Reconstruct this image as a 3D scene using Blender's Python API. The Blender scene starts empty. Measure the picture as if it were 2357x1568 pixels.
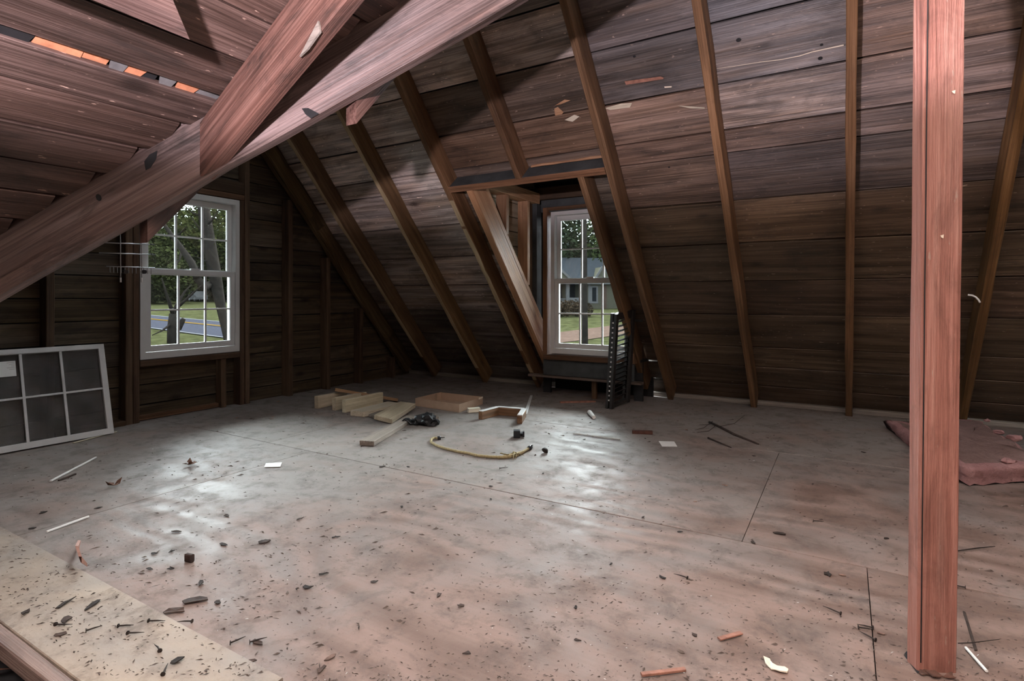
import bpy, bmesh, math, random
from mathutils import Vector as V, Matrix, noise as mnoise

S = bpy.context.scene
COL = S.collection
rng = random.Random(7)

# ------------------------------------------------------------------ camera, sky, lamps, exposure
F_PX, HOR, YAW, CX = 1285.0, 685.0, math.radians(30.75), 1178.5
CAM = V((0, 0, 0.80))
RT = V((math.cos(YAW), math.sin(YAW), 0)); FW = V((-math.sin(YAW), math.cos(YAW), 0)); UP = V((0, 0, 1))
cd = bpy.data.cameras.new('camera'); cam = bpy.data.objects.new('camera', cd); COL.objects.link(cam)
cam.location = CAM; cam.rotation_euler = (math.pi / 2, 0, YAW)
cd.sensor_fit = 'HORIZONTAL'; cd.sensor_width = 36.0; cd.lens = 36.0 * F_PX / 2357.0
cd.shift_y = (HOR - 784.0) / 2357.0; cd.clip_start = 0.02; cd.clip_end = 500
S.camera = cam

l2 = bpy.data.lights.new('added_bounce_spot', 'SPOT'); lamp2 = bpy.data.objects.new('added_bounce_spot', l2); COL.objects.link(lamp2)  # added second spot, no known source; brightens floor and post by bounce
lamp2.location = (-0.20, -0.35, 1.10); l2.energy = 640; l2.color = (1.0, 0.95, 0.90); l2.shadow_soft_size = 0.03
l2.spot_size = math.radians(105); l2.spot_blend = 0.5
lamp2.rotation_euler = V((0.36, -0.06, 1.0)).to_track_quat('-Z', 'Y').to_euler()

world = bpy.data.worlds.new('overcast_sky'); S.world = world; world.use_nodes = True
wb = world.node_tree.nodes['Background']
wb.inputs['Color'].default_value = (0.84, 0.93, 1.0, 1); wb.inputs['Strength'].default_value = 9.5

ld = bpy.data.lights.new('flash_head', 'SPOT'); lamp = bpy.data.objects.new('flash_head', ld); COL.objects.link(lamp)
lamp.location = (-0.36, -0.16, 1.12); ld.energy = 300; ld.color = (1.0, 0.86, 0.95); ld.shadow_soft_size = 0.022
ld.spot_size = math.radians(175); ld.spot_blend = 0.10
lamp.rotation_euler = V((0.0, 0.02, 1.0)).to_track_quat('-Z', 'Y').to_euler()

sd = bpy.data.lights.new('hazy_sun', 'SUN'); sun = bpy.data.objects.new('hazy_sun', sd); COL.objects.link(sun)
sd.energy = 100.0; sd.angle = math.radians(105); sd.color = (0.90, 0.96, 1.0)
sun.rotation_euler = V((-0.52, 0.72, 0.56)).to_track_quat('Z', 'Y').to_euler()

S.view_settings.view_transform = 'Standard'; S.view_settings.look = 'None'
S.view_settings.gamma = 1.0; S.view_settings.use_curve_mapping = False
S.view_settings.exposure = 0.0

# ------------------------------------------------------------------ pixel -> place (photo is 2357 x 1568)
def ray(x, y): return RT * ((x - CX) / F_PX) + FW + UP * ((HOR - y) / F_PX)
def onp(x, y, n, d):
    n = V(n); r = ray(x, y); return CAM + r * ((d - n.dot(CAM)) / n.dot(r))
def fl(x, y, z=0.0): return onp(x, y, (0, 0, 1), z)
def onX(x, y, X): return onp(x, y, (1, 0, 0), X)
def onY(x, y, Y): return onp(x, y, (0, 1, 0), Y)
def atD(x, y, D): return CAM + ray(x, y) * D

# ------------------------------------------------------------------ materials
def new_mat(name):
    m = bpy.data.materials.new(name); m.use_nodes = True
    nt = m.node_tree; return m, nt, nt.nodes['Principled BSDF']
class NT:
    def __init__(s, nt): s.nt = nt
    def n(s, t, **k):
        nd = s.nt.nodes.new(t)
        for a, b in k.items(): setattr(nd, a, b)
        return nd
    def l(s, a, b): s.nt.links.new(a, b)
    def put(s, sock, v):
        if hasattr(v, 'is_linked') or hasattr(v, 'links'): s.l(v, sock)
        else: sock.default_value = v
    def math(s, op, a, b=0.0, clamp=False):
        nd = s.n('ShaderNodeMath', operation=op); nd.use_clamp = clamp
        s.put(nd.inputs[0], a); s.put(nd.inputs[1], b); return nd.outputs[0]
    def vm(s, op, a, b):
        nd = s.n('ShaderNodeVectorMath', operation=op); s.put(nd.inputs[0], a); s.put(nd.inputs[1], b); return nd.outputs[0]
    def noise(s, vec, scale=1.0, detail=4.0, rough=0.55, dist=0.0):
        nd = s.n('ShaderNodeTexNoise'); s.l(vec, nd.inputs['Vector']); nd.inputs['Scale'].default_value = scale
        nd.inputs['Detail'].default_value = detail; nd.inputs['Roughness'].default_value = rough; nd.inputs['Distortion'].default_value = dist
        return nd.outputs[0]
    def ramp(s, f, lo, hi, a=0.0, b=1.0):
        nd = s.n('ShaderNodeMapRange'); nd.clamp = True
        s.put(nd.inputs[0], f); nd.inputs[1].default_value = lo; nd.inputs[2].default_value = hi
        nd.inputs[3].default_value = a; nd.inputs[4].default_value = b; return nd.outputs[0]
    def mix(s, f, a, b, blend='MIX'):
        nd = s.n('ShaderNodeMix', data_type='RGBA', blend_type=blend); s.put(nd.inputs[0], f)
        for sock, v in ((nd.inputs[6], a), (nd.inputs[7], b)):
            if isinstance(v, tuple): v = (v[0], v[1], v[2], 1.0)
            s.put(sock, v)
        return nd.outputs[2]

def wood(name, dark, mid, light, stain=(0.02, 0.017, 0.015), stain_amt=0.55, rough=0.6, ring=9.0, knot=1.0, grey=(0.20, 0.19, 0.185), bump=0.5, spec=0.35, blotch=0.6, fleck=0.0):
    """Sawn board: grain along local X; object colour tints it, object alpha < 1 weathers it grey."""
    m, nt, b = new_mat(name); t = NT(nt)
    tc = t.n('ShaderNodeTexCoord'); oi = t.n('ShaderNodeObjectInfo')
    rv = t.n('ShaderNodeCombineXYZ')
    for i, k in enumerate((31.0, 17.0, 53.0)): t.l(t.math('MULTIPLY', oi.outputs['Random'], k), rv.inputs[i])
    P = t.vm('ADD', tc.outputs['Object'], rv.outputs[0])
    # cathedral figure: bands across the board, bent by a slow noise
    slow = t.noise(t.vm('MULTIPLY', P, (0.55, 3.0, 3.0)), 1.0, 1.5, 0.45)
    sx = t.n('ShaderNodeSeparateXYZ'); t.l(P, sx.inputs[0])
    ph = t.math('ADD', t.math('MULTIPLY', t.math('ADD', sx.outputs[1], sx.outputs[2]), ring * 6.0), t.math('MULTIPLY', slow, ring * 5.0))
    rings = t.math('ADD', t.math('MULTIPLY', t.math('SINE', ph), 0.5), 0.5)
    fine = t.noise(t.vm('ADD', t.vm('MULTIPLY', P, (1.6, 130.0, 130.0)), t.vm('MULTIPLY', tc.outputs['Object'], (0.0, 0.0, 0.0))), 1.0, 5.0, 0.68)
    fine = t.ramp(fine, 0.30, 0.70)
    mids = t.ramp(t.noise(t.vm('MULTIPLY', P, (1.0, 34.0, 34.0)), 1.0, 5.0, 0.65), 0.25, 0.75)
    g = t.math('ADD', t.math('MULTIPLY', rings, 0.17), t.math('ADD', t.math('MULTIPLY', fine, 0.48), t.math('MULTIPLY', mids, 0.50)))
    c1 = t.mix(t.ramp(g, 0.22, 0.60), dark, mid)
    c2 = t.mix(t.ramp(g, 0.56, 0.90), c1, light)
    # grey weathering
    gm = t.noise(t.vm('MULTIPLY', P, (1.1, 9.0, 9.0)), 1.0, 5.0, 0.65)
    ga = t.math('MULTIPLY', t.math('SUBTRACT', 1.0, oi.outputs['Alpha']), t.ramp(gm, 0.25, 0.6), clamp=True)
    gcol = t.mix(t.ramp(g, 0.35, 0.9), (grey[0] * .35, grey[1] * .35, grey[2] * .36), (grey[0] * 1.35, grey[1] * 1.35, grey[2] * 1.35))
    c3 = t.mix(ga, c2, gcol)
    # stains and soot
    st = t.noise(t.vm('MULTIPLY', P, (3.2, 9.0, 9.0)), 1.0, 7.0, 0.72, 0.6)
    c4 = t.mix(t.math('MULTIPLY', t.ramp(st, 0.50, 0.66), stain_amt), c3, stain)
    bl = t.noise(t.vm('MULTIPLY', P, (0.8, 2.2, 2.2)), 1.0, 2.0, 0.5)
    c4 = t.mix(1.0, c4, t.mix(t.ramp(bl, 0.3, 0.7), (1 - blotch * .55,) * 3, (1 + blotch * .35,) * 3), 'MULTIPLY')
    # knots
    vo = t.n('ShaderNodeTexVoronoi'); t.l(t.vm('MULTIPLY', P, (2.1, 4.8, 4.8)), vo.inputs['Vector']); vo.inputs['Scale'].default_value = 1.0
    kn = t.math('MULTIPLY', t.ramp(vo.outputs['Distance'], 0.045, 0.13, 1.0, 0.0), knot, clamp=True)
    c5 = t.mix(t.math('MULTIPLY', kn, 0.8), c4, (0.016, 0.011, 0.009))
    if fleck:
        fk = t.noise(t.vm('MULTIPLY', P, (26.0, 95.0, 95.0)), 1.0, 3.0, 0.5)
        c5 = t.mix(t.math('MULTIPLY', t.ramp(fk, 0.69, 0.73), fleck), c5, (0.42, 0.33, 0.27))
    c6 = t.mix(1.0, c5, oi.outputs['Color'], 'MULTIPLY')
    t.l(c6, b.inputs['Base Color'])
    t.l(t.ramp(fine, 0.2, 0.8, rough - 0.10, rough + 0.16), b.inputs['Roughness'])
    b.inputs['Specular IOR Level'].default_value = spec
    bp = t.n('ShaderNodeBump'); bp.inputs['Strength'].default_value = bump; bp.inputs['Distance'].default_value = 0.004
    t.l(t.math('ADD', t.math('MULTIPLY', fine, 0.8), t.math('MULTIPLY', mids, 0.5)), bp.inputs['Height']); t.l(bp.outputs[0], b.inputs['Normal'])
    return m

def plain(name, col, rough=0.6, var=0.15, scale=12.0, metal=0.0, spec=0.4, bump=0.0, tint=False, sss=None):
    m, nt, b = new_mat(name); t = NT(nt); tc = t.n('ShaderNodeTexCoord'); oi = t.n('ShaderNodeObjectInfo')
    nz = t.noise(tc.outputs['Object'], scale, 5.0, 0.6)
    c = t.mix(t.ramp(nz, 0.3, 0.7), tuple(x * (1 - var) for x in col), tuple(min(1, x * (1 + var)) for x in col))
    if tint: c = t.mix(1.0, c, oi.outputs['Color'], 'MULTIPLY')
    t.l(c, b.inputs['Base Color'])
    b.inputs['Roughness'].default_value = rough; b.inputs['Metallic'].default_value = metal; b.inputs['Specular IOR Level'].default_value = spec
    if bump:
        bp = t.n('ShaderNodeBump'); bp.inputs['Strength'].default_value = bump; bp.inputs['Distance'].default_value = 0.004
        t.l(nz, bp.inputs['Height']); t.l(bp.outputs[0], b.inputs['Normal'])
    return m

M = {}
M['board'] = wood('roof_board_wood', (0.038, 0.024, 0.014), (0.115, 0.075, 0.046), (0.205, 0.142, 0.096), rough=0.46, spec=0.5, fleck=0.8, blotch=0.7, grey=(0.27, 0.26, 0.262))
M['gable'] = wood('gable_board_wood', (0.030, 0.020, 0.010), (0.080, 0.054, 0.028), (0.14, 0.098, 0.056), rough=0.7, spec=0.25)
M['rafter'] = wood('rafter_wood', (0.070, 0.038, 0.018), (0.150, 0.085, 0.043), (0.23, 0.14, 0.08), stain_amt=0.35, rough=0.6, knot=0.7, blotch=0.6)
M['beam'] = wood('beam_wood', (0.048, 0.025, 0.018), (0.125, 0.070, 0.053), (0.23, 0.145, 0.12), stain_amt=0.75, rough=0.5, knot=0.6, spec=0.5, blotch=0.5, grey=(0.32, 0.29, 0.29))
M['board_red'] = wood('red_stained_board', (0.022, 0.0135, 0.0095), (0.068, 0.045, 0.0355), (0.130, 0.092, 0.077), rough=0.46, spec=0.5, fleck=0.8, blotch=0.7, stain_amt=0.65, grey=(0.24, 0.20, 0.19))
M['rafter_red'] = wood('red_stained_rafter', (0.045, 0.023, 0.017), (0.108, 0.059, 0.046), (0.185, 0.112, 0.090), stain_amt=0.75, rough=0.55, knot=0.7, blotch=0.6)
M['post'] = wood('post_wood', (0.22, 0.090, 0.067), (0.37, 0.160, 0.122), (0.46, 0.24, 0.19), stain=(0.10, 0.04, 0.03), stain_amt=0.5, rough=0.6, ring=5.0, knot=0.15, bump=0.9, blotch=0.35, fleck=0.5)
M['stud'] = wood('stud_wood', (0.060, 0.038, 0.024), (0.115, 0.072, 0.045), (0.18, 0.12, 0.08), stain_amt=0.4, rough=0.7, knot=0.5, spec=0.2)
M['fresh'] = wood('yellow_pine', (0.25, 0.125, 0.065), (0.42, 0.235, 0.130), (0.55, 0.36, 0.22), stain=(0.16, 0.085, 0.05), stain_amt=0.35, rough=0.55, knot=0.6, blotch=0.3)
M['lumber'] = wood('offcut_pine', (0.42, 0.37, 0.275), (0.56, 0.50, 0.385), (0.68, 0.62, 0.50), stain=(0.21, 0.18, 0.13), stain_amt=0.3, rough=0.6, knot=0.25, blotch=0.3)
M['greyboard'] = wood('dusty_grey_board', (0.15, 0.13, 0.11), (0.24, 0.21, 0.18), (0.33, 0.30, 0.26), stain=(0.10, 0.08, 0.07), stain_amt=0.35, rough=0.7, knot=0.2, blotch=0.3)
M['bounce_pale'] = plain('pale_bounce_boards', (0.76, 0.72, 0.66), 0.85, 0.08, 4.0, bump=0.2)  # made-up pale reflector colour for unseen roof faces above the camera
M['darkpaint'] = plain('dark_slate_board', (0.046, 0.050, 0.050), 0.7, 0.35, 9.0, bump=0.3)
M['felt'] = plain('roofing_felt', (0.012, 0.012, 0.013), 0.8, 0.3, 20.0)
M['white'] = plain('white_vinyl', (0.62, 0.62, 0.61), 0.6, 0.06, 8.0, spec=0.25)
M['sashpaint'] = plain('white_sash_paint', (0.52, 0.51, 0.50), 0.5, 0.10, 10.0)
M['dark'] = plain('black_plastic', (0.014, 0.014, 0.016), 0.4, 0.2, 20.0)
M['metal'] = plain('grey_wire', (0.30, 0.30, 0.30), 0.4, 0.15, 30.0, metal=0.8)
M['nail'] = plain('rusty_nail_metal', (0.035, 0.026, 0.022), 0.6, 0.3, 60.0, metal=0.4)
M['card'] = plain('corrugated_card', (0.40, 0.275, 0.195), 0.85, 0.08, 18.0, bump=0.15)
M['paper'] = plain('white_paper', (0.72, 0.71, 0.68), 0.8, 0.05, 14.0)
M['cream'] = plain('cream_paper', (0.75, 0.65, 0.52), 0.8, 0.06, 14.0)
M['bark'] = plain('dark_bark', (0.045, 0.030, 0.024), 0.85, 0.5, 40.0, bump=0.5, tint=True)
M['sliver'] = plain('wood_sliver', (0.28, 0.13, 0.09), 0.7, 0.3, 40.0, tint=True)
M['rope'] = plain('tan_rope_fibre', (0.33, 0.26, 0.135), 0.85, 0.35, 120.0, bump=0.6)
M['shutter'] = plain('dark_shutter_paint', (0.022, 0.020, 0.019), 0.45, 0.2, 14.0, spec=0.5)
M['dustlitter'] = plain('litter_chip', (0.085, 0.062, 0.05), 0.85, 0.6, 30.0, tint=True)
M['leaf'] = plain('dry_leaf', (0.12, 0.055, 0.032), 0.7, 0.5, 60.0)

def floor_mat(name='dusty_plywood', ca=(0.150, 0.098, 0.078), cb=(0.258, 0.182, 0.152), fig=0.45):
    m, nt, b = new_mat(name); t = NT(nt)
    tc = t.n('ShaderNodeTexCoord'); geo = t.n('ShaderNodeNewGeometry'); oi = t.n('ShaderNodeObjectInfo')
    P = geo.outputs['Position']
    rv = t.n('ShaderNodeCombineXYZ'); t.l(t.math('MULTIPLY', oi.outputs['Random'], 40.0), rv.inputs[0]); t.l(t.math('MULTIPLY', oi.outputs['Random'], 23.0), rv.inputs[1])
    Q = t.vm('ADD', P, rv.outputs[0])
    slow = t.noise(t.vm('MULTIPLY', Q, (0.55, 1.5, 1.0)), 1.0, 2.5, 0.5)
    sx = t.n('ShaderNodeSeparateXYZ'); t.l(Q, sx.inputs[0])
    ph = t.math('ADD', t.math('MULTIPLY', sx.outputs[1], 16.0), t.math('MULTIPLY', slow, 75.0))
    rings = t.math('ADD', t.math('MULTIPLY', t.math('SINE', ph), 0.5), 0.5)
    fine = t.noise(t.vm('MULTIPLY', Q, (3.0, 60.0, 1.0)), 1.0, 5.0, 0.65)
    g = t.math('ADD', t.math('MULTIPLY', rings, 0.45), t.math('MULTIPLY', fine, 0.55))
    c = t.mix(t.ramp(g, 0.2, 0.8), ca, cb)
    # dust lies thick towards the eaves and the gable, thin where people walked
    dn = t.noise(t.vm('MULTIPLY', P, (1.0, 1.0, 1.0)), 2.2, 7.0, 0.62, 0.5)
    sp = t.n('ShaderNodeSeparateXYZ'); t.l(P, sp.inputs[0])
    far = t.ramp(t.math('SUBTRACT', t.math('MULTIPLY', sp.outputs[1], 0.55), t.math('MULTIPLY', sp.outputs[0], 0.55)), 1.0, 2.2, -0.06, 0.22)
    dust = t.ramp(t.math('ADD', dn, far), 0.42, 0.72)
    c = t.mix(t.math('MULTIPLY', dust, 0.85), c, (0.225, 0.205, 0.19))
    sn = t.noise(t.vm('MULTIPLY', P, (1.0, 1.0, 1.0)), 9.0, 8.0, 0.75, 0.3)
    c = t.mix(t.math('MULTIPLY', t.ramp(sn, 0.50, 0.64), 0.5), c, (0.085, 0.068, 0.06))
    sk = t.noise(t.vm('MULTIPLY', P, (1.0, 1.0, 1.0)), 70.0, 5.0, 0.7)
    c = t.mix(t.math('MULTIPLY', t.ramp(sk, 0.62, 0.68), 0.5), c, (0.06, 0.048, 0.042))
    c = t.mix(t.math('MULTIPLY', t.ramp(t.noise(P, 95.0, 4.0, 0.6), 0.74, 0.77), 0.6), c, (0.48, 0.44, 0.40))
    c = t.mix(1.0, c, oi.outputs['Color'], 'MULTIPLY')
    t.l(c, b.inputs['Base Color'])
    t.l(t.math('ADD', t.ramp(g, 0.1, 0.9, 0.46, 0.66), t.math('MULTIPLY', t.ramp(sn, 0.4, 0.65), 0.22)), b.inputs['Roughness'])
    b.inputs['Specular IOR Level'].default_value = 0.22
    bp = t.n('ShaderNodeBump'); bp.inputs['Strength'].default_value = 0.55; bp.inputs['Distance'].default_value = 0.004
    t.l(t.math('ADD', t.math('MULTIPLY', g, 0.35), t.math('ADD', t.math('MULTIPLY', sn, 0.8), t.math('MULTIPLY', sk, 0.35))), bp.inputs['Height'])
    t.l(bp.outputs[0], b.inputs['Normal']); return m
M['floor'] = floor_mat()
M['panel'] = floor_mat('dusty_tan_panel', (0.30, 0.235, 0.18), (0.37, 0.30, 0.235))

def glass_mat(name, haze, tint=(0.93, 0.96, 0.95)):
    m, nt, b = new_mat(name); t = NT(nt); nt.nodes.remove(b)
    out = nt.nodes['Material Output']
    tr = t.n('ShaderNodeBsdfTransparent'); tr.inputs[0].default_value = (*tint, 1)
    gl = t.n('ShaderNodeBsdfGlossy'); gl.inputs['Roughness'].default_value = 0.03
    df = t.n('ShaderNodeBsdfDiffuse'); df.inputs[0].default_value = (0.55, 0.54, 0.52, 1)
    fr = t.n('ShaderNodeFresnel'); fr.inputs[0].default_value = 1.45
    tc = t.n('ShaderNodeTexCoord'); nz = t.noise(tc.outputs['Object'], 9.0, 5.0, 0.6)
    m1 = t.n('ShaderNodeMixShader'); t.l(fr.outputs[0], m1.inputs[0]); t.l(tr.outputs[0], m1.inputs[1]); t.l(gl.outputs[0], m1.inputs[2])
    m2 = t.n('ShaderNodeMixShader'); t.l(t.ramp(nz, 0.3, 0.7, haze * 0.6, haze * 1.4), m2.inputs[0]); t.l(m1.outputs[0], m2.inputs[1]); t.l(df.outputs[0], m2.inputs[2])
    t.l(m2.outputs[0], out.inputs['Surface']); return m
M['glass'] = glass_mat('window_glass', 0.014)
M['dirtyglass'] = glass_mat('dusty_sash_glass', 0.10, (0.55, 0.56, 0.56))

def insul_mat(name, a, b2):
    m, nt, b = new_mat(name); t = NT(nt); tc = t.n('ShaderNodeTexCoord')
    nz = t.noise(tc.outputs['Object'], 9.0, 7.0, 0.65); fz = t.noise(tc.outputs['Object'], 70.0, 5.0, 0.7)
    c = t.mix(t.ramp(nz, 0.3, 0.7), a, b2); c = t.mix(t.math('MULTIPLY', t.ramp(fz, 0.55, 0.7), 0.5), c, (0.06, 0.04, 0.04))
    t.l(c, b.inputs['Base Color']); b.inputs['Roughness'].default_value = 0.95; b.inputs['Specular IOR Level'].default_value = 0.1
    bp = t.n('ShaderNodeBump'); bp.inputs['Strength'].default_value = 1.0; bp.inputs['Distance'].default_value = 0.012
    t.l(t.math('ADD', nz, t.math('MULTIPLY', fz, 0.5)), bp.inputs['Height']); t.l(bp.outputs[0], b.inputs['Normal']); return m
M['pink'] = insul_mat('pink_glass_wool', (0.30, 0.155, 0.15), (0.45, 0.26, 0.25))
M['kraft'] = insul_mat('dusty_wool_top', (0.18, 0.115, 0.10), (0.27, 0.18, 0.165))

# ------------------------------------------------------------------ building helpers
def mesh_obj(name, verts, faces, mat, parent=None, mw=None, smooth=False, props=None):
    me = bpy.data.meshes.new(name); me.from_pydata([tuple(v) for v in verts], [], faces); me.update()
    if smooth: me.polygons.foreach_set('use_smooth', [True] * len(me.polygons))
    if mat is not None: me.materials.append(mat)
    return link(name, me, parent, mw, props)
def link(name, me, parent=None, mw=None, props=None):
    o = bpy.data.objects.new(name, me); COL.objects.link(o)
    if mw is not None: o.matrix_world = mw
    if parent is not None:
        w = o.matrix_world.copy() if mw is not None else Matrix()
        o.parent = parent; o.matrix_parent_inverse = Matrix(); o.matrix_basis = parent_world(parent).inverted() @ w
    WORLD[o.name] = mw.copy() if mw is not None else Matrix()
    if props:
        for k, v in props.items(): o[k] = v
    return o
WORLD = {}
def parent_world(p): return WORLD[p.name]
def tag(o, label=None, cat=None, group=None, kind=None):
    if label: o['label'] = label
    if cat: o['category'] = cat
    if group: o['group'] = group
    if kind: o['kind'] = kind
    return o
def thing(name, loc, label, cat, group=None):
    o = bpy.data.objects.new(name, None); COL.objects.link(o); o.empty_display_size = 0.05
    o.location = loc; WORLD[o.name] = Matrix.Translation(V(loc)); return tag(o, label, cat, group)
def struct(name, verts, faces, mat): return tag(mesh_obj(name, verts, faces, mat), kind='structure')
def frame(o, x, y=None, z=None):
    x = V(x).normalized()
    if z is not None and y is None:
        z = V(z).normalized(); y = z.cross(x).normalized(); z = x.cross(y)
    else:
        y = V(y); y = (y - x * y.dot(x)).normalized(); z = x.cross(y)
    m = Matrix.Identity(4)
    for i, a in enumerate((x, y, z)): m.col[i][:3] = a
    m.translation = V(o); return m

def plank_geo(L, W, T, seg=1, jit=0.0, ch=0.003, seed=0, skew0=0.0, skew1=0.0):
    """Sawn board: length on X (0..L), width on Y (0..W), thickness on Z (0..T), chamfered edges, slightly wavy; skew slants the ends."""
    r = random.Random(seed); ch = min(ch, W * .3, T * .3)
    prof = [(ch, 0), (W - ch, 0), (W, ch), (W, T - ch), (W - ch, T), (ch, T), (0, T - ch), (0, ch)]
    vs, fs = [], []
    for i in range(seg + 1):
        u = i / seg
        a, bb, dz = (r.uniform(-jit, jit) for _ in range(3))
        if i in (0, seg): dz = 0
        for (y, z) in prof:
            x = L * u + (skew0 * (1 - u) + skew1 * u) * (y / W - 0.5)
            vs.append((x, y + (a if y < W / 2 else bb), z + dz * 0.5))
    for i in range(seg):
        for k in range(8):
            a = i * 8 + k; b = i * 8 + (k + 1) % 8
            fs.append((a, a + 8, b + 8, b))
    fs.append(tuple(range(8))); fs.append(tuple(reversed(range(seg * 8, seg * 8 + 8))))
    return vs, fs
def plank(name, mat, parent, mw, L, W, T, seg=1, jit=0.0, ch=0.003, color=None, skew0=0.0, skew1=0.0, label=None):
    vs, fs = plank_geo(L, W, T, seg, jit, ch, rng.random(), skew0, skew1)
    o = mesh_obj(name, vs, fs, mat, parent, mw)
    if color: o.color = color
    if label: o['label'] = label
    return o
def box_between(name, mat, parent, a, b, up, W, T, **k):
    """board from a to b (axis through the middle of its section); W along `up`, T across."""
    a, b = V(a), V(b); x = b - a; L = x.length
    f = frame(a, x, y=up); f = f @ Matrix.Translation((0, -W / 2, -T / 2))
    return plank(name, mat, parent, f, L, W, T, **k)
def aabb(name, mat, parent, lo, hi, axis=0, **k):
    """axis aligned board with its grain along `axis`."""
    lo, hi = V(lo), V(hi); d = hi - lo
    if axis == 0: return plank(name, mat, parent, Matrix.Translation(lo), d.x, d.y, d.z, **k)
    if axis == 1: return plank(name, mat, parent, frame((hi.x, lo.y, lo.z), (0, 1, 0), y=(-1, 0, 0)), d.y, d.x, d.z, **k)
    return plank(name, mat, parent, frame(lo, (0, 0, 1), y=(1, 0, 0)), d.z, d.x, d.y, **k)
def tube_geo(pts, rad, n=8, cap=True):
    pts = [V(p) for p in pts]; rads = rad if isinstance(rad, (list, tuple)) else [rad] * len(pts)
    vs, fs = [], []; ref = None
    for i, p in enumerate(pts):
        t = (pts[min(i + 1, len(pts) - 1)] - pts[max(i - 1, 0)]).normalized()
        if ref is None: ref = t.orthogonal().normalized()
        ref = (ref - t * ref.dot(t)).normalized(); bn = t.cross(ref)
        for k in range(n):
            a = 2 * math.pi * k / n; vs.append(p + (ref * math.cos(a) + bn * math.sin(a)) * rads[i])
    for i in range(len(pts) - 1):
        for k in range(n):
            a = i * n + k; b = i * n + (k + 1) % n; fs.append((a, b, b + n, a + n))
    if cap: fs.append(tuple(reversed(range(n)))); fs.append(tuple(range((len(pts) - 1) * n, len(pts) * n)))
    return vs, fs
def tube(name, mat, parent, pts, rad, n=8, label=None):
    vs, fs = tube_geo(pts, rad, n); o = mesh_obj(name, vs, fs, mat, parent, Matrix() if parent else None, smooth=True)
    if label: o['label'] = label
    return o
def join_geo(parts):
    vs, fs = [], []
    for a, b in parts:
        k = len(vs); vs += list(a); fs += [tuple(i + k for i in f) for f in b]
    return vs, fs
def xf(geo, m): return [m @ V(v) for v in geo[0]], geo[1]
def slab(poly, d):
    """prism: polygon swept by vector d."""
    poly = [V(p) for p in poly]; d = V(d); n = len(poly)
    vs = poly + [p + d for p in poly]
    fs = [tuple(range(n)), tuple(reversed(range(n, 2 * n)))] + [(i, i + n, (i + 1) % n + n, (i + 1) % n) for i in range(n)]
    return vs, fs

# ------------------------------------------------------------------ the big planes
CS, SN = 0.65616, 0.75461          # main roof: 49 degrees
EAVE = 4.39                        # underside of the rafters meets the floor here
GX = -3.86                         # face of the gable studs
RD = 0.14                          # rafter depth
def sl(X, v, w=0.0): return V((X, EAVE - CS * v + SN * w, SN * v + CS * w))     # back slope: across, up the slope, outwards
WT, WC = 0.6253, 2.417             # wing slope: z = WT x + WC under its boards
def wz(X, c=WC): return WT * X + c
def valley_y(X): return 0.5437 * X + 1.917

# floor: dark joist space below, plywood sheets above
floor = struct('floor', *slab([(-3.97, 0.46, -0.05), (2.5, 0.46, -0.05), (2.5, 4.62, -0.05), (-3.97, 4.62, -0.05)], (0, 0, -0.12)), M['felt'])
sheets = [(0.742, 1.958, (-3.94, -2.385, 0.058, 2.48)), (1.962, 3.178, (-3.94, -2.73, -0.288, 2.48)), (3.182, 4.54, (-3.94, -2.1, 0.35, 2.48))]
for (y0, y1, xs) in sheets:
    for i in range(len(xs) - 1):
        z = rng.uniform(-0.0006, 0.0006); c = rng.uniform(0.94, 1.05)
        aabb('plywood_sheet', M['floor'], floor, (xs[i] + 0.0012, y0, -0.018 + z), (xs[i + 1] - 0.0012, y1, z), 0, color=(c, c, c, 1), ch=0.0015)
aabb('plywood_sheet', M['floor'], floor, (-1.06, 0.46, -0.019), (2.48, 0.738, -0.001), 0, ch=0.0015)
aabb('eave_plank', M['greyboard'], floor, (-3.94, 4.50, 0.0), (2.4, 4.60, 0.032), 0, seg=14, jit=0.002)
# lighter panel and red-brown edge board at the joist hole
p0, p1 = fl(64, 1472, 0.012), fl(145, 1545, 0.012)
ypan = 0.5 * (p0.y + p1.y)
aabb('plywood_sheet', M['panel'], floor, (-3.9, ypan, -0.006), (-1.0, 0.752, 0.012), 0, seg=16, jit=0.0015, ch=0.002, color=(1, 1, 1, 1), label='paler board strip along the joist hole, thick with dust')
aabb('floor_plank', M['greyboard'], floor, (-3.9, 0.497, -0.030), (-1.0, ypan - 0.002, 0.010), 0, seg=14, jit=0.0015, color=(1.05, .84, .82, 1))

# ---- back slope
ceil_back = struct('ceiling_back', *join_geo([
    slab([sl(-3.97, -0.30, RD + .05), sl(2.5, -0.30, RD + .05), sl(2.5, 0.02, RD + .05), sl(-3.97, 0.02, RD + .05)], V((0, SN, CS)) * 0.05),
    slab([sl(-3.97, 0.0, RD + .05), sl(-2.195, 0.0, RD + .05), sl(-2.195, 3.42, RD + .05), sl(-3.97, 3.42, RD + .05)], V((0, SN, CS)) * 0.05),
    slab([sl(-1.325, 0.0, RD + .05), sl(2.5, 0.0, RD + .05), sl(2.5, 3.42, RD + .05), sl(-1.325, 3.42, RD + .05)], V((0, SN, CS)) * 0.05),
    slab([sl(-2.195, 2.04, RD + .05), sl(-1.325, 2.04, RD + .05), sl(-1.325, 3.42, RD + .05), sl(-2.195, 3.42, RD + .05)], V((0, SN, CS)) * 0.05)]), M['felt'])
SEAM = [-0.12, 0.075, 0.278, 0.476, 0.78, 1.073, 1.367, 1.667, 1.972, 2.107, 2.355, 2.652, 2.93, 3.20]
RX = [-3.53, -2.93, -2.36, -1.19, -0.585, 0.006, 0.605, 1.20, 1.80, 2.40]     # rafter left faces
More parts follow.
